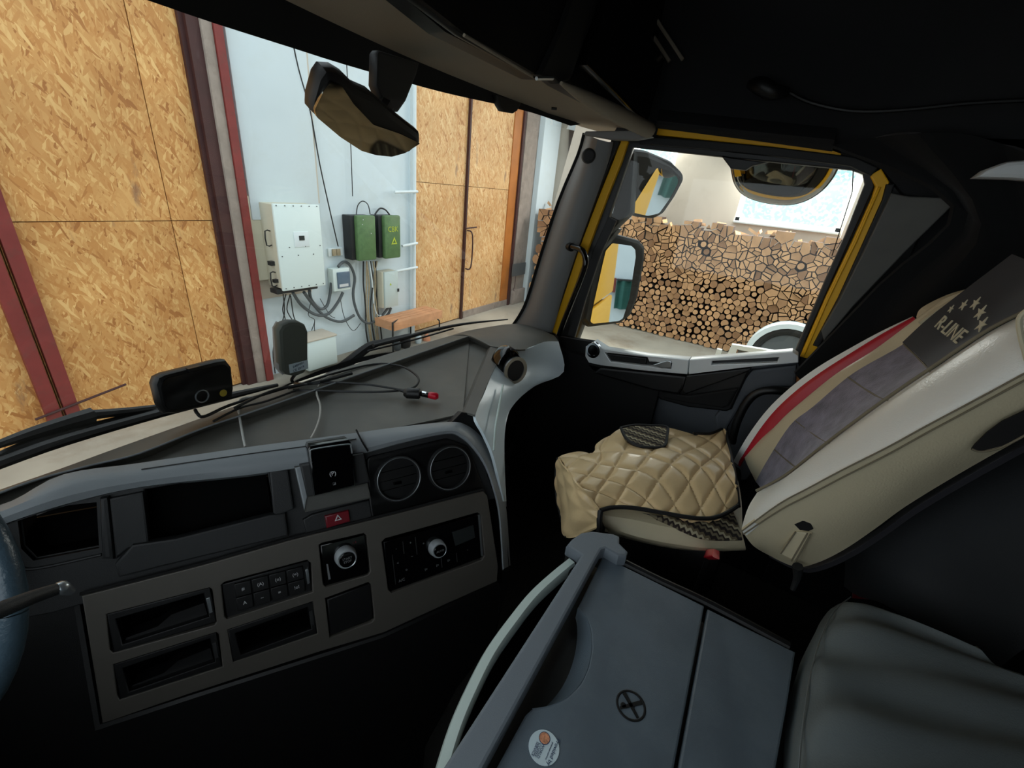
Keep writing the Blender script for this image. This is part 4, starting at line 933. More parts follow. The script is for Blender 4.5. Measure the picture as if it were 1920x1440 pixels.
plate_uv('hazard_triangle', FPn, [(a-.008,b+.006),(a+.008,b+.006),(a,b-.008)], [[(a-.0045,b+.004),(a+.0045,b+.004),(a,b-.0042)]], -.008, -.006, M['whiteink'], hz)
plate('hazard_surround', FPn, [(585,965),(692,938),(698,968),(680,984),(575,1004),(568,975)], M['darkgrey'], .002, .02, parent=db, bevel=.003)
# silver switch panel
slots = [[(200,1152),(393,1102),(398,1106),(406,1166),(402,1172),(213,1224),(206,1218)], [(213,1246),(405,1186),(410,1190),(417,1250),(225,1312),(220,1304)], [(427,1181),(586,1128),(595,1188),(437,1242)]]
sw = [(415,1097),(420,1092),(576,1050),(583,1056),(586,1110),(426,1161),(421,1156)]
kn = [(598,1022),(604,1018),(682,1000),(687,1004),(694,1072),(690,1078),(611,1101),(606,1096)]
bk = [(610,1122),(690,1092),(696,1096),(702,1160),(698,1166),(618,1196)]
cl = [(716,1016),(722,1010),(896,961),(902,965),(909,1042),(904,1050),(734,1112),(728,1106)]
pan = [(153,1118),(380,1060),(542,1014),(750,962),(906,921),(914,930),(934,1060),(932,1090),(820,1140),(720,1186),(600,1222),(350,1303),(192,1357)]
sp_ = plate('switch_panel', FPn, pan, M['silver'], -.008, .012, holes=slots+[sw,kn,bk,cl], parent=db, bevel=.002)
tube('panel_shadow_gap', [FPn.px(x,y,-.002) for x,y in ((150,1114),(380,1056),(542,1010),(750,958),(906,917))], .003, M['softblack'], db)
for q, s in enumerate(slots):
    pts = [s[0], s[1], s[len(s)//2+ (1 if len(s)>4 else 0)] if len(s)>4 else s[2], s[-2] if len(s)>4 else s[3]]
    x0,y0 = s[0]; x1,y1 = s[1]; x2,y2 = (s[3] if len(s)>4 else s[2]); x3,y3 = (s[-2] if len(s)>4 else s[3])
    def ip(a, b): # bilinear inside the slot
        tx = (x0*(1-a)+x1*a, y0*(1-a)+y1*a); bx = (x3*(1-a)+x2*a, y3*(1-a)+y2*a)
        return (tx[0]*(1-b)+bx[0]*b, tx[1]*(1-b)+bx[1]*b)
    r = plate('storage_slot', FPn, [ip(0,0),ip(1,0),ip(1,1),ip(0,1)], M['black'], -.006, .02, holes=[[ip(.08,.18),ip(.93,.12),ip(.94,.8),ip(.1,.86)]], parent=db, bevel=.002)
    i4 = [ip(.08,.18),ip(.93,.12),ip(.94,.8),ip(.1,.86),ip(.08,.18)]
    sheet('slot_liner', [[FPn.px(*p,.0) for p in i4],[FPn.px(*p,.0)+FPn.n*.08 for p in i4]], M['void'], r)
    if q < 2: plate('slot_insert', FPn, [ip(.14,.72),ip(.45,.66),ip(.6,.45),ip(.92,.38),ip(.93,.78),ip(.12,.84)], M['black'], .008, .05, parent=r)
    plate('release_tab', FPn, [ip(.945,.28),ip(.985,.27),ip(.985,.7),ip(.95,.72)], M['satin'] if q == 0 else M['darkgrey'], -.008, .0, parent=r, bevel=.001)
# switch bank with eight keys
x0,y0=415,1094; x1,y1=579,1052; x2,y2=586,1110; x3,y3=424,1161
r = plate('switch_bank', FPn, [(416,1096),(579,1051),(585,1110),(425,1160)], M['black'], .0, .02, parent=db, bevel=.002)
icons = ['⌗','⊖','⊙','⊟','▣','⌁','◓','⊥']
syms = ['#','(A)','(o)','(=)','A','~','=','!o!']
for j in range(2):
    for i in range(4):
        a0, a1 = .14+i*.2, .14+(i+1)*.2-.015; b0, b1 = .12+j*.4, .12+(j+1)*.4-.02
        k = plate('switch_key', FPn, [ip(a0,b0),ip(a1,b0),ip(a1,b1),ip(a0,b1)], M['black'], -.007, .004, parent=r, bevel=.0015)
        text('key_symbol', syms[j*4+i], FPn.px(*ip((a0+a1)/2,(b0+b1)/2), -.0085), FPn.u, -FPn.v, .010, M['whiteink'], k)
plate('end_tab', FPn, [ip(.95,.25),ip(.985,.24),ip(.985,.7),ip(.955,.72)], M['satin'], -.006, .004, parent=r, bevel=.001)
# start knob module
r = plate('start_module', FPn, [(601,1023),(684,1002),(692,1075),(609,1099)], M['gloss'], -.002, .02, parent=db, bevel=.002)
a, b = FPn.uv(647,1043,-.02)
R = abs(FPn.uv(669,1043,-.02)[0]-a)
def knob(name, a, b, R, parent, m, txt, ts):
    bm = bmesh.new(); seg = 28; rg = []
    for rr, c in ((1.0,.0),(1.04,-.004),(1.0,-.012),(.95,-.024),(.86,-.028),(.80,-.027)):
        rg.append([bm.verts.new(FPn.pt(a+math.cos(2*math.pi*k/seg)*R*rr, b+math.sin(2*math.pi*k/seg)*R*rr, c)) for k in range(seg)])
    for A_, B_ in zip(rg, rg[1:]):
        for k in range(seg): bm.faces.new((A_[k],A_[(k+1)%seg],B_[(k+1)%seg],B_[k]))
    bm.faces.new(rg[0]); bm.faces.new(rg[-1])
    o = from_bm(name, bm, m, parent)
    ring_mesh('button_face', FPn, a, b, 0, R*.74, -.031, -.026, M['gloss'], o); 
    text('button_lettering', txt, FPn.pt(a,b,-.032), FPn.u, -FPn.v, ts, M['greyink'], o, ext=.0003)
    return o
knob('start_knob', *FPn.uv(649,1045,-.014), R*.95, db, M['knob'], 'START\nSTOP', .0075)
plate('slider', FPn, [(612,1058),(615,1058),(620,1086),(616,1087)], M['greyink'], -.004, -.002, parent=r)
text('module_print', 'L R', FPn.px(665,1017,-.003), FPn.u, -FPn.v, .006, M['hazard'], r)
plate('blank_cover', FPn, [(613,1124),(694,1094),(700,1160),(619,1192)], M['black'], -.002, .02, parent=db, bevel=.003)
# climate unit
r = plate('climate_unit', FPn, [(719,1017),(901,964),(907,1044),(730,1110)], M['gloss'], -.001, .02, parent=db, bevel=.002)
x0,y0=719,1017; x1,y1=901,964; x2,y2=907,1044; x3,y3=730,1110
plate('display', FPn, [ip(.70,.22),ip(.92,.2),ip(.93,.5),ip(.72,.54)], M['screen'], -.004, 0, parent=r, bevel=.001)
knob('fan_knob', *FPn.uv(821,1029,-.014), R*.86, db, M['knob'], 'AUTO', .0075)
for t, p in (('-',(.12,.2)),('+',(.27,.17)),('◂',(.12,.5)),('▱',(.27,.45)),('o',(.2,.68)),('A/C',(.14,.86)),('✳',(.40,.28)),('⌇',(.40,.82)),('⌇',(.52,.82)),('⌇',(.64,.8)),('°',(.84,.74))):
    text('button_symbol', {'◂':'<','▱':'~','✳':'*','⌇':'i>'}.get(t,t), FPn.px(*ip(*p), -.002), FPn.u, -FPn.v, .010, M['greyink'], r)
for p in ((.19,.1,.35),(.32,.08,.45),(.07,.3,.9),(.56,.7,.9),(.72,.7,.9)): 
    plate('key_divider', FPn, [ip(p[0],p[1]),ip(p[0]+.008,p[1]),ip(p[0]+.008,p[2]),ip(p[0],p[2])], M['darkgrey'], -.002, 0, parent=r)
plate('edge_highlight_trim', FPn, [(897,966),(900,965),(906,1042),(903,1043)], M['satin'], -.004, 0, parent=r)
# lower black body, column shroud, footwell
lb = [(150,1120),(190,1357),(350,1305),(720,1188),(935,1090),(948,1120),(930,1200),(860,1290),(800,1400),(780,1600),(-250,1600),(-250,1150),(100,1115)]
plate('knee_panel', FPn, lb, M['black'], .025, .06, parent=db, bevel=.01)
plate('side_cheek', FPn, [(935,960),(945,960),(955,1060),(950,1110),(935,1150),(942,1070)], M['black'], .02, .05, parent=db)
sheet('glovebox_face', [[V((.85,.98,2.0)),V((1.3,1.0,2.0)),V((1.88,.95,1.98))],[V((.85,.95,1.6)),V((1.3,.98,1.6)),V((1.88,.92,1.6))],[V((.8,1.1,1.12)),V((1.3,1.12,1.12)),V((1.88,1.1,1.12))]], M['softblack'], db, 2, 2, .02)
box('side_kick_panel', (1.85,.3,1.12), (1.89,1.0,1.95), M['softblack'], db)
# ------------------------------------------------------------------ steering wheel and stalk
CR = V((RM[0][0], RM[1][0], RM[2][0])); CB = V((RM[0][2], RM[1][2], RM[2][2]))
n = (CB+V((0,0,0))).normalized(); sc = P(20,1148,D=.95)-CR*.212
stw = thing('steering_wheel', 'dark leather steering wheel rim at the left frame edge', 'steering wheel', sc)
us = CR.copy(); vs_ = n.cross(us)
bm = bmesh.new(); RR = .212; pts = [sc+(us*math.cos(t*math.pi/24)+vs_*math.sin(t*math.pi/24))*RR for t in range(49)]
add_tube(bm, pts, .0175, 14); from_bm('rim', bm, M['wheelrim'], stw)
for an in (math.pi-.2, math.pi+.6, -math.pi*.75): tube('spoke', [sc+(us*math.cos(an)+vs_*math.sin(an))*RR*.97, sc+(us*math.cos(an)+vs_*math.sin(an))*RR*.3-n*.03], .014, M['darkgrey'], stw, 2)
tube('hub', [sc-n*.02, sc-n*.07], .07, M['black'], stw, 1, 20)
st = thing('column_stalk', 'black column stalk with a chrome tip behind the steering wheel', 'lever', P(80,1120,D=.9))
tube('lever', [P(-90,1180,D=.84),P(10,1140,D=.86),P(60,1120,D=.88),P(108,1104,D=.9)], [.011,.01,.009,.008], M['darkgrey'], st, 4, 14)
tube('tip', [P(106,1105,D=.9),P(116,1102,D=.9),P(134,1110,D=.91)], [.007,.009,.005], M['satin'], st, 4, 12)
# ------------------------------------------------------------------ gadgets on the windscreen and dash
ob = thing('toll_box', 'black rounded box with a ring button and a yellow dot stuck to the windscreen', 'device', PG(370,760,.05))
fo = Fr(PG(370,725,.08), (.93,.12,-.22), (-.12,-.1,-1))
ow = [(293,722),(298,708),(310,702),(408,677),(426,675),(436,688),(440,728),(438,744),(428,752),(330,776),(312,776),(303,762)]
plate('casing', fo, ow, M['black'], 0, .035, parent=ob, bevel=.01)
plate('front_face', fo, [(303,725),(310,710),(420,683),(431,692),(435,736),(428,746),(325,770),(312,764)], M['gloss'], -.003, .002, parent=ob, r=.01)
a,b = fo.uv(379,743,-.004); R1 = abs(fo.uv(392,743,-.004)[0]-a)
ring_mesh('ring_button', fo, a, b, R1*.82, R1, -.006, -.002, M['satin'], ob); a,b = fo.uv(419,737,-.004); ring_mesh('yellow_dot', fo, a, b, 0, R1*.55, -.005, -.002, M['yellowdot'], ob)
plate('top_tab', fo, [(354,692),(378,686),(372,694),(356,698)], M['black'], -.004, .01, parent=ob)
tube('cable', [fo.px(366,768,.01),fo.px(370,775,.0),Z_((383,781),2.06),Z_((430,760),2.055),Z_((500,738),2.055),Z_((540,726),2.055)], .004, M['wire'], ob)
og = thing('sensor_box', 'grey-green upright device with a printed label stuck to the windscreen', 'device', PG(550,700,.05))
fg = Fr(PG(550,660,.06), (.96,-.02,-.05), (0,.1,-1))
plate('casing', fg, [(523,622),(530,610),(545,604),(562,604),(574,610),(579,622),(579,688),(572,700),(556,707),(536,704),(528,696)], M['obu'], 0, .035, parent=og, bevel=.01)
plate('back_shell', fg, [(521,620),(528,608),(533,610),(532,704),(524,694)], M['rim'], .01, .04, parent=og, bevel=.003)
lbp = plate('printed_label', fg, [(542,684),(577,675),(578,691),(544,700)], M['paper'], -.0015, .001, parent=og)
for k, t in enumerate(('E489001', 'CE 2019')): text('label_print', t, fg.px(560,684+k*7.5,-.002), fg.u+fg.v*-.22, -fg.v, .011, M['blueink'], lbp, ext=.0002)
tube('cable_tail', [fg.px(552,704,.01),fg.px(547,712,.0),fg.px(552,718,.0),Z_((570,720),2.06),Z_((600,716),2.058),Z_((660,700),2.058)], .005, M['wire'], og)
def lay(name, label, px, r, m, z=2.056):
    return tag(tube(name, [Z_(p, z) for p in px], r, M[m]), label, 'cable', 'cables lying on the dashboard')
lay('charging_cable', 'white cable lying across the tray to the black switch unit', [(583,822),(592,805),(600,780),(600,758),(594,735),(606,712),(640,697),(690,686)], .0028, 'whitecable', 2.045)
lay('charging_cable', 'white cable dropping into the dash at left of the tray', [(460,838),(455,815),(448,775),(446,755),(458,746),(486,744)], .0028, 'whitecable', 2.045)
lay('power_cable', 'black cable looping round on the tray beside the plug', [(560,722),(620,702),(700,683),(750,686),(780,703),(784,718),(765,730),(700,735),(620,733),(550,731)], .0035, 'wire', 2.048)
lay('power_cable', 'black cable running straight across the tray to the plug', [(540,728),(600,717),(680,720),(730,727),(762,733)], .0035, 'wire', 2.05)
lay('power_cable', 'black cable along the windscreen edge beside the grey device', [(440,765),(480,745),(520,730),(560,722),(600,718)], .004, 'wire', 2.06)
lay('power_cable', 'thin black cable trailing forward of the white cable at left', [(400,790),(450,765),(500,752),(560,730)], .003, 'wire', 2.055)
pg = thing('power_plug', 'black 12-volt plug with a bright red tip lying on the tray', 'plug', Z_((790,745),2.03))
zz = 2.052
tube('strain_relief', [Z_((745,730),zz),Z_((762,734),zz)], [.004,.007], M['wire'], pg, 1)
tube('plug_body', [Z_((760,736),zz),Z_((764,737),zz),Z_((786,738),zz),Z_((788,738),zz)], [.012,.017,.017,.013], M['black'], pg, 1, 14)
tube('plug_barrel', [Z_((787,737),zz),Z_((804,741),zz)], .009, M['gloss'], pg, 1, 12)
tube('contact_spring', [Z_((792,735),zz+.008),Z_((800,737),zz+.008)], .0035, M['chrome'], pg, 1, 8)
tube('red_tip', [Z_((803,740),zz),Z_((807,741),zz),Z_((818,743),zz),Z_((822,743),zz)], [.008,.011,.011,.007], M['redplastic'], pg, 1, 12)

# ================================================================== CONSOLE BETWEEN THE SEATS
ZF = 1.85; FF = FZ(ZF)
fr_ = thing('centre_console', 'dark grey cool-box console with two lids between the seats', 'console', (.5,-.1,1.12))
box('body', (-.1,-.25,1.12), (.825,.2,ZF-.03), M['black'], fr_, .015)
# scoop outline in px: half circle against the front edge
sco = [(1083,1140),(1098,1155),(1107,1180),(1109,1215),(1103,1250),(1088,1282),(1062,1308),(1030,1323),(998,1328)]
lidA = [(1131,1042),(1320,1136),(1262,1440),(1230,1620),(800,1640),(925,1440)]+[(998,1330)]
la = [FF.uv(1131,1042),FF.uv(1321,1136),FF.uv(1264,1440),FF.uv(1235,1620),FF.uv(800,1660)]
la = [FF.uv(*p) for p in [(1131,1042),(1321,1136),(1264,1440),(1235,1620),(800,1700),(930,1440),(985,1340)]]+[FF.uv(*p) for p in sco[::-1]]
plate_uv('lid', FF, la, [], 0, .02, M['fridge'], fr_, .004)
e0, e1 = FF.px(992,1333), FF.px(1083,1140)
ea = [e1.lerp(e0, t/8) for t in range(9)]; so = [FF.px(*p) for p in sco]
dn = V((0,0,-.03))
sheet('lid_scoop', [so, [so[i].lerp(ea[i], .35)+dn*.8 for i in range(9)], [so[i].lerp(ea[i], .7)+dn*1.25 for i in range(9)], [ea[i]+V((0,0,-.045)) for i in range(9)]], M['fridge'], fr_, 3, 4, .004)
plate('lid', FF, [(1327,1141),(1400,1177),(1492,1222),(1475,1330),(1455,1440),(1440,1640),(1244,1620),(1272,1440)], M['fridge'], .001, .02, parent=fr_, bevel=.004)
tube('side_rail', [FZ(1.845).px(x,y) for x,y in ((1172,1056),(1240,1090),(1330,1132),(1480,1212))], .009, M['black'], fr_, 3)
# front bar with hooked end
plate('front_bar', FZ(1.88), [(1062,1022),(1072,1010),(1090,998),(1110,995),(1150,1000),(1162,1005),(1162,1018),(1178,1034),(1175,1042),(1160,1042),(1135,1028),(1128,1030),(1120,1044),(905,1440),(800,1640),(700,1640),(830,1440),(1090,1040)], M['fridgebar'], 0, .035, parent=fr_, bevel=.006)
plate('bar_end_block', FZ(1.845), [(1062,1030),(1090,1045),(1075,1075),(1058,1062)], M['black'], 0, .06, parent=fr_, bevel=.006)
rl = [(1072,1052),(1040,1078),(1000,1115),(960,1165),(920,1222),(885,1290),(855,1360),(830,1440),(810,1520)]
bm = bmesh.new(); pr = cat([FZ(1.85).px(*p) for p in rl], 5); q0 = []
for i, p in enumerate(pr):
    t = (pr[min(i+1,len(pr)-1)]-pr[max(i-1,0)]).normalized(); s = t.cross(V((0,0,1))).normalized()
    q0.append([bm.verts.new(p+s*a_+V((0,0,b_))) for a_, b_ in ((-.011,-.004),(-.008,.003),(.008,.003),(.011,-.004),(.010,-.03),(-.010,-.03))])
for a_, b_ in zip(q0, q0[1:]):
    for k in range(6): bm.faces.new((a_[k],a_[(k+1)%6],b_[(k+1)%6],b_[k]))
bm.faces.new(q0[0]); bm.faces.new(q0[-1][::-1]); from_bm('pale_curved_rail', bm, M['rail'], fr_)
sheet('front_pocket', [[p+V((0,-.002,-.03)) for p in pr[::5]], [p+V((0,-.002,-.35)) for p in pr[::5]]], M['black'], fr_, 2, 2, .01)
# moulded symbol
a, b = FF.uv(1183,1322,-.001); Rs = abs(FF.uv(1208,1322,-.001)[0]-a)*1.0
Rs = .026
ring_mesh('moulded_ring', FF, a, b, Rs*.84, Rs, -.0015, .002, M['black'], fr_)
for an, L_ in ((-.9,.8),(.75,.8)):
    c_, s_ = math.cos(an)*Rs*L_, math.sin(an)*Rs*L_; nx, ny = -math.sin(an)*.0022, math.cos(an)*.0022
    plate_uv('moulded_symbol', FF, [(a-c_-nx,b-s_-ny),(a+c_-nx*1.6,b+s_-ny*1.6),(a+c_+nx*1.6,b+s_+ny*1.6),(a-c_+nx,b-s_+ny)], [], -.0015, .002, M['black'], fr_)
ring_mesh('moulded_symbol', FF, a-Rs*.3, b-Rs*.42, 0, Rs*.2, -.0015, .002, M['black'], fr_)
# sticker
a, b = FF.uv(1020,1401,-.001)
stk = ring_mesh('round_sticker', FF, a, b, 0, .0245, -.0015, .0, M['paper'], None, 36, 1.0)
tag(stk, 'round white sticker with a small orange picture on the console lid', 'sticker')
a2, b2 = FF.uv(1021,1384,-.002); pic = ring_mesh('sticker_picture', FF, a2, b2, 0, .0085, -.0022, -.0014, M['orangeink'], stk, 20)
ring_mesh('sticker_picture_border', FF, a2, b2, .0082, .0092, -.0024, -.0014, M['blueink'], stk, 20)
du = (FF.px(1028,1430)-FF.px(1044,1390)).normalized(); upv = V((0,0,1)).cross(du)
for t, p, s in (('Provided by',(1038,1410),.0085),('premium service',(1030,1408),.004),('WORLD',(1014,1408),.006),('COFFEE',(1008,1406),.006),('SERVICE',(1003,1404),.006)):
    text('sticker_lettering', t, FF.px(*p, -.002), du, upv, s, M['blueink'], stk, ext=.0001)

# ================================================================== PASSENGER SEAT
se = thing('passenger_seat', 'cream and plum passenger seat with a red stripe and quilted loose cover', 'seat', (1.3,.05,1.12))
box('pedestal', (1.15,-.05,1.12), (1.65,.35,1.6), M['softblack'], se, .03)
box('seat_frame', (1.10,-.1,1.6), (1.66,.38,1.78), M['black'], se, .03)
# seat cushion under the cover
nearT = [P(x,y,Z=1.83) for x,y in ((1126,965),(1190,975),(1260,990),(1330,1000),(1392,1002))]
nearB = [P(x,y,Z=1.80) for x,y in ((1132,985),(1190,1005),(1262,1020),(1330,1028),(1398,1026))]
nearC = [P(x,y,Z=1.765) for x,y in ((1140,996),(1190,1012),(1262,1028),(1330,1034),(1396,1032))]
inner = [p+V((.08,.03,.02)) for p in nearT]; 
sheet('cushion_side', [nearT, nearB, nearC, [p+V((.05,.02,-.05)) for p in nearC]], M['leather'], se, 4, 3, .01)
farr = [P(x,y,Z=1.835) for x,y in ((1110,880),(1180,850),(1250,840),(1320,850),(1385,900))]
sheet('cushion_top', [[p+V((0,0,-.005)) for p in farr], [p.lerp(q,.5)+V((0,0,.012)) for p, q in zip(farr, nearT)], nearT], M['leather'], se, 3, 4, .01)
zt = [P(x,y,Z=1.845) for x,y in ((1205,962),(1260,970),(1320,972),(1375,960))]; zb = [P(x,y,Z=1.828) for x,y in ((1235,978),(1290,1002),(1330,1012),(1392,1012))]
sheet('zigzag_panel', [zt, [a_.lerp(b_,.5)+V((0,0,.004)) for a_, b_ in zip(zt, zb)], zb], M['zigzag'], se, 4, 4, .004)
# quilted cover
cv = thing('quilted_seat_cover', 'beige diamond-quilted cover with black piping lying loose on the seat', 'seat cover', P(1220,950,Z=1.83))
far = [(1046,858),(1080,851),(1112,850),(1120,832),(1165,802),(1210,798),(1250,799),(1300,812),(1330,812),(1354,804),(1362,812)]
m1 = [(1066,884),(1100,878),(1130,870),(1155,858),(1190,845),(1225,840),(1262,840),(1300,845),(1330,848),(1355,846),(1370,850)]
m2 = [(1090,915),(1120,908),(1150,900),(1180,893),(1215,886),(1250,884),(1284,885),(1312,888),(1340,892),(1362,896),(1378,900)]
nr = [(1126,957),(1145,952),(1170,951),(1200,954),(1228,959),(1256,964),(1285,969),(1312,972),(1338,971),(1362,962),(1384,948)]
zf = [1.845,1.85,1.86,1.86,1.86,1.86,1.86,1.86,1.86,1.868,1.87]
rws = [[P(*p, Z=z) for p, z in zip(far, zf)], [P(*p, Z=1.895) for p in m1], [P(*p, Z=1.905) for p in m2], [P(*p, Z=1.862) for p in nr]]
def quilt(s, t):
    a = s*5.6+t*3.4; b = s*5.6-t*3.4
    fa = abs((a % 1)-.5)*2; fb = abs((b % 1)-.5)*2
    g = min(1-fa, 1-fb) if 0 else min(1-fa, 1-fb)
    puff = 1-max(fa, fb)**5
    wr = .004*math.sin(s*9+t*5)+.005*math.sin(t*7-s*4+1)
    return V((0,0,.010*puff+wr-.007))
sheet('quilted_top', rws, M['quilt'], cv, 12, 40, .006, quilt)
frt = [(1046,858),(1066,884),(1090,915),(1126,957)]
flo = [(1044,935),(1050,960),(1062,1008),(1124,990)]
r0 = [P(*p, Z=z) for p, z in zip(frt, (1.845,1.895,1.905,1.862))]
r1 = [P(*p, Z=z) for p, z in zip([(1042,890),(1056,915),(1080,950),(1124,972)], (1.80,1.83,1.84,1.845))]
r2 = [P(*p, Z=z) for p, z in zip(flo, (1.74,1.72,1.72,1.82))]
sheet('front_flap', [r0, r1, r2], M['quilt'], cv, 14, 16, .005, lambda s, t: (V((-1,.6,.3))*(.006*(1-max(abs(((s*2.6+t*2.2) % 1)-.5), abs(((s*2.6-t*2.2) % 1)-.5))*2)**1)))
tube('piping', [P(*p, Z=1.866) for p in nr], .006, M['piping'], cv, 4)
tube('piping', [r0[3]]+[r1[3]]+[r2[3], r2[3]+V((0,.0,-.03))], .008, M['piping'], cv, 4)
tube('piping', [r0[0], r1[0], r2[0], r2[1], r2[2]], .005, M['piping'], cv, 4)
tube('piping', [P(*p, Z=z) for p, z in zip([(1362,810),(1370,850),(1379,900),(1385,950)], (1.868,1.885,1.89,1.862))], .006, M['piping'], cv, 4)
tube('piping', [P(*p, Z=1.872) for p in [(1300,812),(1330,813),(1354,804)]], .005, M['piping'], cv, 4)
ov = [(1164,802),(1190,797),(1222,798),(1250,800),(1251,815),(1246,836),(1225,839),(1196,836),(1174,822)]
fz = FZ(1.905)
plate('knit_patch', fz, ov, M['zigzag'], 0, .012, parent=cv, r=.01)
tube('patch_binding', [fz.px(*p) for p in ov+ov[:1]], .005, M['piping'], cv, 3)
# belt buckle
bc = thing('belt_buckle', 'red seat-belt buckle under the cushion edge', 'buckle', P(1333,1045,Z=1.76)-V((0,0,.05)))
fb = FY(P(1333,1042,Z=1.78).y); plate('release_button', fb, [(1317,1034),(1350,1034),(1350,1050),(1319,1051)], M['redplastic'], 0, .015, parent=bc, bevel=.003)
box('stalk', (P(1333,1045,Y=fb.o.y).x-.012, fb.o.y+.002, 1.55), (P(1333,1045,Y=fb.o.y).x+.012, fb.o.y+.012, P(1333,1045,Y=fb.o.y).z), M['black'], bc)
# ---- backrest, built from lengthwise lines
def ln(pts, X): return [P(*p, X=X) for p in pts]
L0 = [(1386,868),(1408,815),(1440,765),(1480,728),(1530,688),(1590,650),(1650,616),(1712,590)]          # outer far edge
L1 = [(1384,872),(1410,826),(1448,775),(1492,733),(1540,697),(1598,660),(1655,625),(1712,594)]          # red stripe
L2 = [(1396,858),(1428,822),(1468,787),(1512,748),(1560,712),(1612,678),(1664,646),(1722,606)]
L3 = [(1417,903),(1437,866),(1481,798),(1525,762),(1598,701),(1694,645),(1743,600),(1815,544)]          # far edge of velour
L4 = [(1420,923),(1473,895),(1541,842),(1600,797),(1672,745),(1743,697),(1851,625),(1930,585)]          # near edge of velour
L5 = [(1392,985),(1430,940),(1500,896),(1585,848),(1668,796),(1752,742),(1862,672),(1960,600)]          # crest of bolster
L6 = [(1392,997),(1461,947),(1520,915),(1582,882),(1662,842),(1743,798),(1830,752),(1960,682)]          # stitched seam
L7 = [(1430,1035),(1488,1062),(1530,1056),(1582,1031),(1640,992),(1702,947),(1823,874),(1975,790)]      # lower edge
X0,X1,X2,X3,X4,X5,X6,X7 = 1.62,1.62,1.60,1.53,1.18,1.08,1.04,1.10
G0, G1, G2, G3, G4, G5, G6, G7 = ln(L0,X0), ln(L1,X1), ln(L2,X2), ln(L3,X3), ln(L4,X4), ln(L5,X5), ln(L6,X6), ln(L7,X7)
bs = thing('seat_backrest', 'reclined cream leather backrest with plum velour centre and embroidered lettering', 'backrest', P(1440,1030,X=1.1))
bs_mid = [a_.lerp(b_, .5)+V((0,-.02,-.012)) for a_, b_ in zip(G3, G4)]
sheet('velour_centre', [G3, [a_.lerp(b_,.2)+V((0,-.012,-.006)) for a_,b_ in zip(G3,G4)], bs_mid, [a_.lerp(b_,.8)+V((0,-.012,-.006)) for a_,b_ in zip(G3,G4)], G4], M['velvet'], bs, 5, 3, .01)
# top velour zone, shading of its curve put into a darker colour
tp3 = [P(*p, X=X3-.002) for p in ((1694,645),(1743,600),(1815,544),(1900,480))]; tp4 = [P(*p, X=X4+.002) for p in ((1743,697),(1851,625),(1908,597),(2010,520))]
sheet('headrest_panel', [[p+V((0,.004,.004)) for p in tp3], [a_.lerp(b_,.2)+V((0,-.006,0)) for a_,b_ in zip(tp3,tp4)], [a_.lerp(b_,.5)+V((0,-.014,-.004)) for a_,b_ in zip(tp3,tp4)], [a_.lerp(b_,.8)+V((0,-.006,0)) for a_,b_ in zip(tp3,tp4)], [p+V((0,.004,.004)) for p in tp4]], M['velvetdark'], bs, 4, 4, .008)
sheet('far_bolster', [G2, [a_.lerp(b_,.5)+V((0,.012,.012)) for a_,b_ in zip(G2,G3)], G3], M['leather'], bs, 5, 4, .01)
L8 = [(1384,872),(1410,826),(1448,775),(1492,733),(1540,697),(1598,660),(1655,625),(1712,594)]
sheet('red_stripe', [G1, [a_.lerp(b_,.5)+V((0,.006,.006)) for a_,b_ in zip(G1,G2)], G2], M['redleather'], bs, 5, 3, .01)
Gp = [P(x-q,y-q*.8,X=1.63) for (x,y),q in zip(L1,(9,9,9,9,9,7,4,1))]
sheet('far_piping_band', [Gp, G1], M['leatherpale'], bs, 5, 2, .006)
ft_ = [P(*p, X=X3) for p in ((1722,606),(1760,580),(1815,544),(1822,540))]; fb_ = [P(*p, X=X2) for p in ((1718,594),(1728,577),(1775,553),(1820,540))]
sheet('far_shoulder', [fb_, ft_], M['leather'], bs, 4, 2, .01)
sheet('near_bolster', [G4, [a_.lerp(b_,.5)+V((-.003,.005,.004)) for a_,b_ in zip(G4,G5)], G5, [a_.lerp(b_,.5)+V((-.008,.0,.0)) for a_,b_ in zip(G5,G6)], G6], M['leatherpale'], bs, 5, 4, .012)
sheet('side_panel', [G6, [a_.lerp(b_,.5)+V((-.012,0,0)) for a_,b_ in zip(G6,G7)], G7], M['leather'], bs, 5, 4, .012)
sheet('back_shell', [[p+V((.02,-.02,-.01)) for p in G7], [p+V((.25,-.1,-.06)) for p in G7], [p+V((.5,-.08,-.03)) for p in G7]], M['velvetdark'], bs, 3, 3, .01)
tube('double_stitch', [p+V((-.003,.002,.003)) for p in G6], .0018, M['seam'], bs, 5, 6)
tube('double_stitch', [a_.lerp(b_,.06)+V((-.005,.0,.0)) for a_,b_ in zip(G6,G7)], .0018, M['seam'], bs, 5, 6)
tube('edge_piping', [p+V((-.002,.004,.004)) for p in G4], .0035, M['seam'], bs, 5, 6)
# cross seams of the velour
def onvel(i, t, off=.004):
    a_, b_ = G3[int(i)], G4[int(i)]
    i0 = int(i); f_ = i-i0; i1 = min(i0+1, 7)
    A_ = G3[i0].lerp(G3[i1], f_); B_ = G4[i0].lerp(G4[i1], f_); sag = V((0,-.02,-.012))*(1-(2*t-1)**2)
    return A_.lerp(B_, t)+sag+(CAM-A_).normalized()*off
for i in (1.35, 2.25, 3.9, 5.0): tube('cross_seam', [onvel(i, t) for t in (0,.25,.5,.75,1)], .0022, M['seam'], bs, 3, 6)
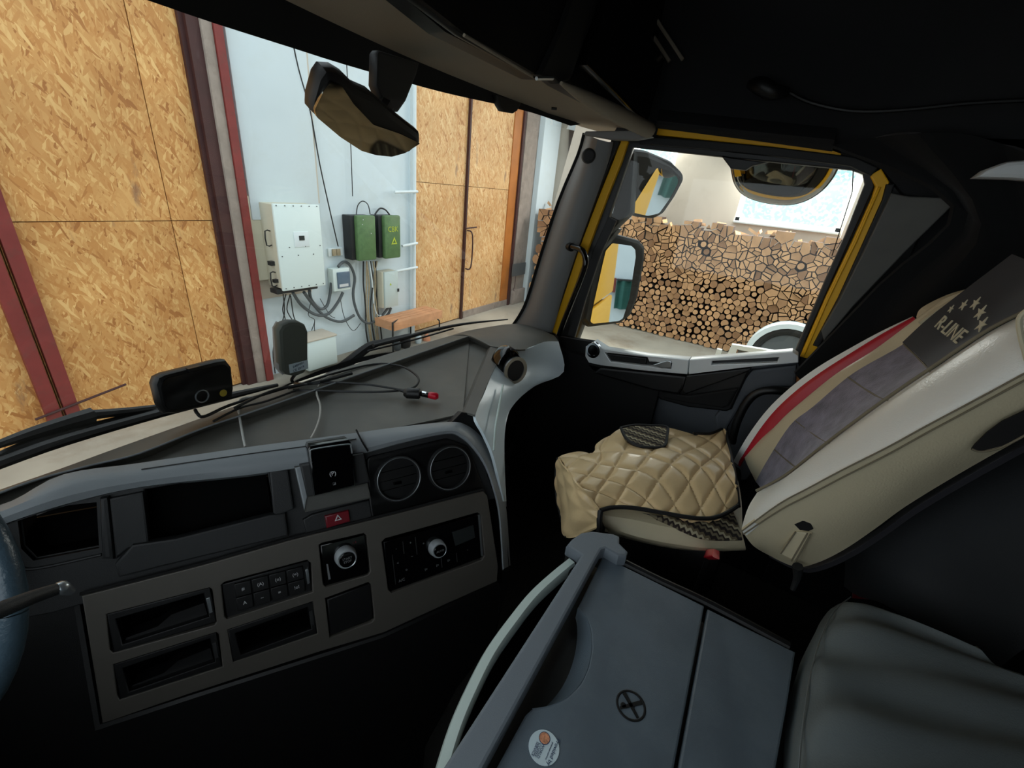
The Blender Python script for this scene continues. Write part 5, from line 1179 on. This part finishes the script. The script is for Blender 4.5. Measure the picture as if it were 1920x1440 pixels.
# embroidery: lettering and stars on the headrest panel
e_a, e_b = P(1752,607,X=1.44), P(1822,640,X=1.27)
c0_ = P(1779,617,X=1.35); eu = (P(1815,642,X=1.25)-P(1755,598,X=1.44)).normalized(); ev = (P(1800,600,X=1.34)-P(1770,640,X=1.34)).normalized()
eo = (CAM-c0_).normalized()*.03
text('embroidered_lettering', 'R-LINE', c0_+eo, eu, ev, .047, M['creamthread'], bs, ext=.001, shear=.3)
def star(px, s, X):
    c = P(*px, X=X)+eo; nn = eu.cross(ev).normalized(); upv_ = nn.cross(eu).normalized(); f = Fr(c, eu, -upv_)
    pts = [(math.sin(k*math.pi/5)*(s if k%2==0 else s*.36), -math.cos(k*math.pi/5)*(s if k%2==0 else s*.36)) for k in range(10)]
    plate_uv('embroidered_star', f, pts, [], -.001, .001, M['creamthread'], bs)
for px, s, X in (((1783,580),.010,1.42),((1806,573),.013,1.38),((1828,570),.015,1.34),((1837,587),.017,1.29),((1839,609),.017,1.25)): star(px, s, X)
# side details
f6 = FX(1.045)
ring_a = [(1486,980),(1494,975),(1508,977),(1520,983),(1525,992),(1516,996),(1500,994)]
plate('hinge_hole', FX(1.05), ring_a, M['softblack'], 0, .004, parent=bs)
plate('hinge_slit', FX(1.05), [(1466,965),(1490,978),(1488,982)], M['softblack'], 0, .004, parent=bs)
plate('strap_loop', FX(1.05), [(1490,997),(1512,999),(1522,1000),(1490,1052),(1462,1038)], M['leather'], 0, .006, parent=bs, bevel=.002)
for s in (((1492,997),(1464,1038)),((1514,1000),(1484,1052)),((1520,1001),(1491,1054))): tube('strap_seam', [P(*s[0],X=1.048),P(*s[1],X=1.048)], .0018, M['seam'], bs, 1, 6)
plate('armrest_slot', FX(1.035), [(1822,842),(1828,834),(1850,812),(1880,790),(1940,762),(1975,765),(1940,805),(1880,836),(1840,846)], M['softblack'], 0, .004, parent=bs)
tube('slot_edge', [P(*p,X=1.035) for p in ((1822,842),(1840,847),(1880,838),(1940,806))], .002, M['seam'], bs)
tube('headrest_piping', [P(*p,X=1.03) for p in ((1925,582),(1911,598),(1914,630),(1922,660),(1930,690))], .004, M['creamthread'], bs)
tube('recline_lever', [P(1496,1062,X=1.05),P(1494,1085,X=1.06),P(1486,1105,X=1.06)], [.012,.008,.006], M['darkgrey'], bs)
# ================================================================== BUNK
bn = thing('bunk_mattress', 'sleeping bunk mattress under a grey fitted cover behind the console', 'mattress', (.9,-.7,1.5))
e1 = [(1455,1470),(1462,1400),(1478,1320),(1500,1245),(1530,1180),(1556,1138),(1592,1122)]
def BZ(p, z): return P(*p, Z=z)
r_lo = [BZ(p,1.79) for p in [(1440,1600),(1456,1440),(1474,1335),(1496,1255),(1526,1190),(1550,1150),(1590,1126)]]
r_mid = [BZ(p,1.87) for p in [(1490,1600),(1500,1440),(1510,1340),(1524,1255),(1545,1190),(1566,1150),(1596,1124)]]
r_top = [BZ(p,1.90) for p in [(1560,1600),(1560,1440),(1570,1345),(1585,1265),(1600,1200),(1622,1156),(1640,1130)]]
r_in = [BZ(p,1.905) for p in [(1760,1600),(1740,1480),(1740,1390),(1735,1310),(1730,1240),(1725,1190),(1700,1160)]]
r_bk = [BZ(p,1.905) for p in [(2100,1700),(2060,1560),(2040,1460),(2000,1380),(1960,1310),(1900,1260),(1830,1220)]]
def folds(s, t): return V((0,0,.014*math.sin(s*15+t*5)*math.sin(t*3.1)*(1-s*.5)+.008*math.sin(s*31-t*4)))
sheet('fitted_cover', [r_lo, r_mid, r_top, r_in, r_bk], M['sheet'], bn, 6, 8, .02, folds)
tube('cover_seam', [p+V((0,.003,.006)) for p in r_mid], .0014, M['satin'], bn, 4, 6)
box('bunk_base', (-.2,-1.40,1.3), (1.85,-.62,1.72), M['softblack'], bn)
dk = thing('draped_blanket', 'dark grey cloth hanging behind the seat onto the bunk', 'blanket', (1.3,-.9,1.7))
a1 = [P(*p, X=1.35) for p in ((1582,1100),(1584,1050),(1590,1000),(1640,960),(1760,900),(1960,810))]
a2_ = [P(*p, X=1.25) for p in ((1612,1128),(1640,1080),(1690,1020),(1760,980),(1860,930),(1990,880))]
a3 = [P(*p, X=1.20) for p in ((1680,1150),(1740,1120),(1800,1090),(1860,1060),(1960,1020),(2060,980))]
a4 = [P(*p, X=1.20) for p in ((1830,1260),(1880,1240),(1940,1220),(2000,1200),(2080,1180),(2160,1160))]
sheet('cloth', [a1, a2_, a3, a4], M['sheetdark'], dk, 5, 5, .01, lambda s,t: V((.02*math.sin(s*9+t*4),0,.01*math.sin(s*14))))
tg = plate('red_tag', FX(1.3), [(1600,1108),(1625,1112),(1632,1124),(1598,1122)], M['hazard'], 0, .01); tag(tg, 'dark red strap end poking out where the bunk cover meets the blanket', 'strap')
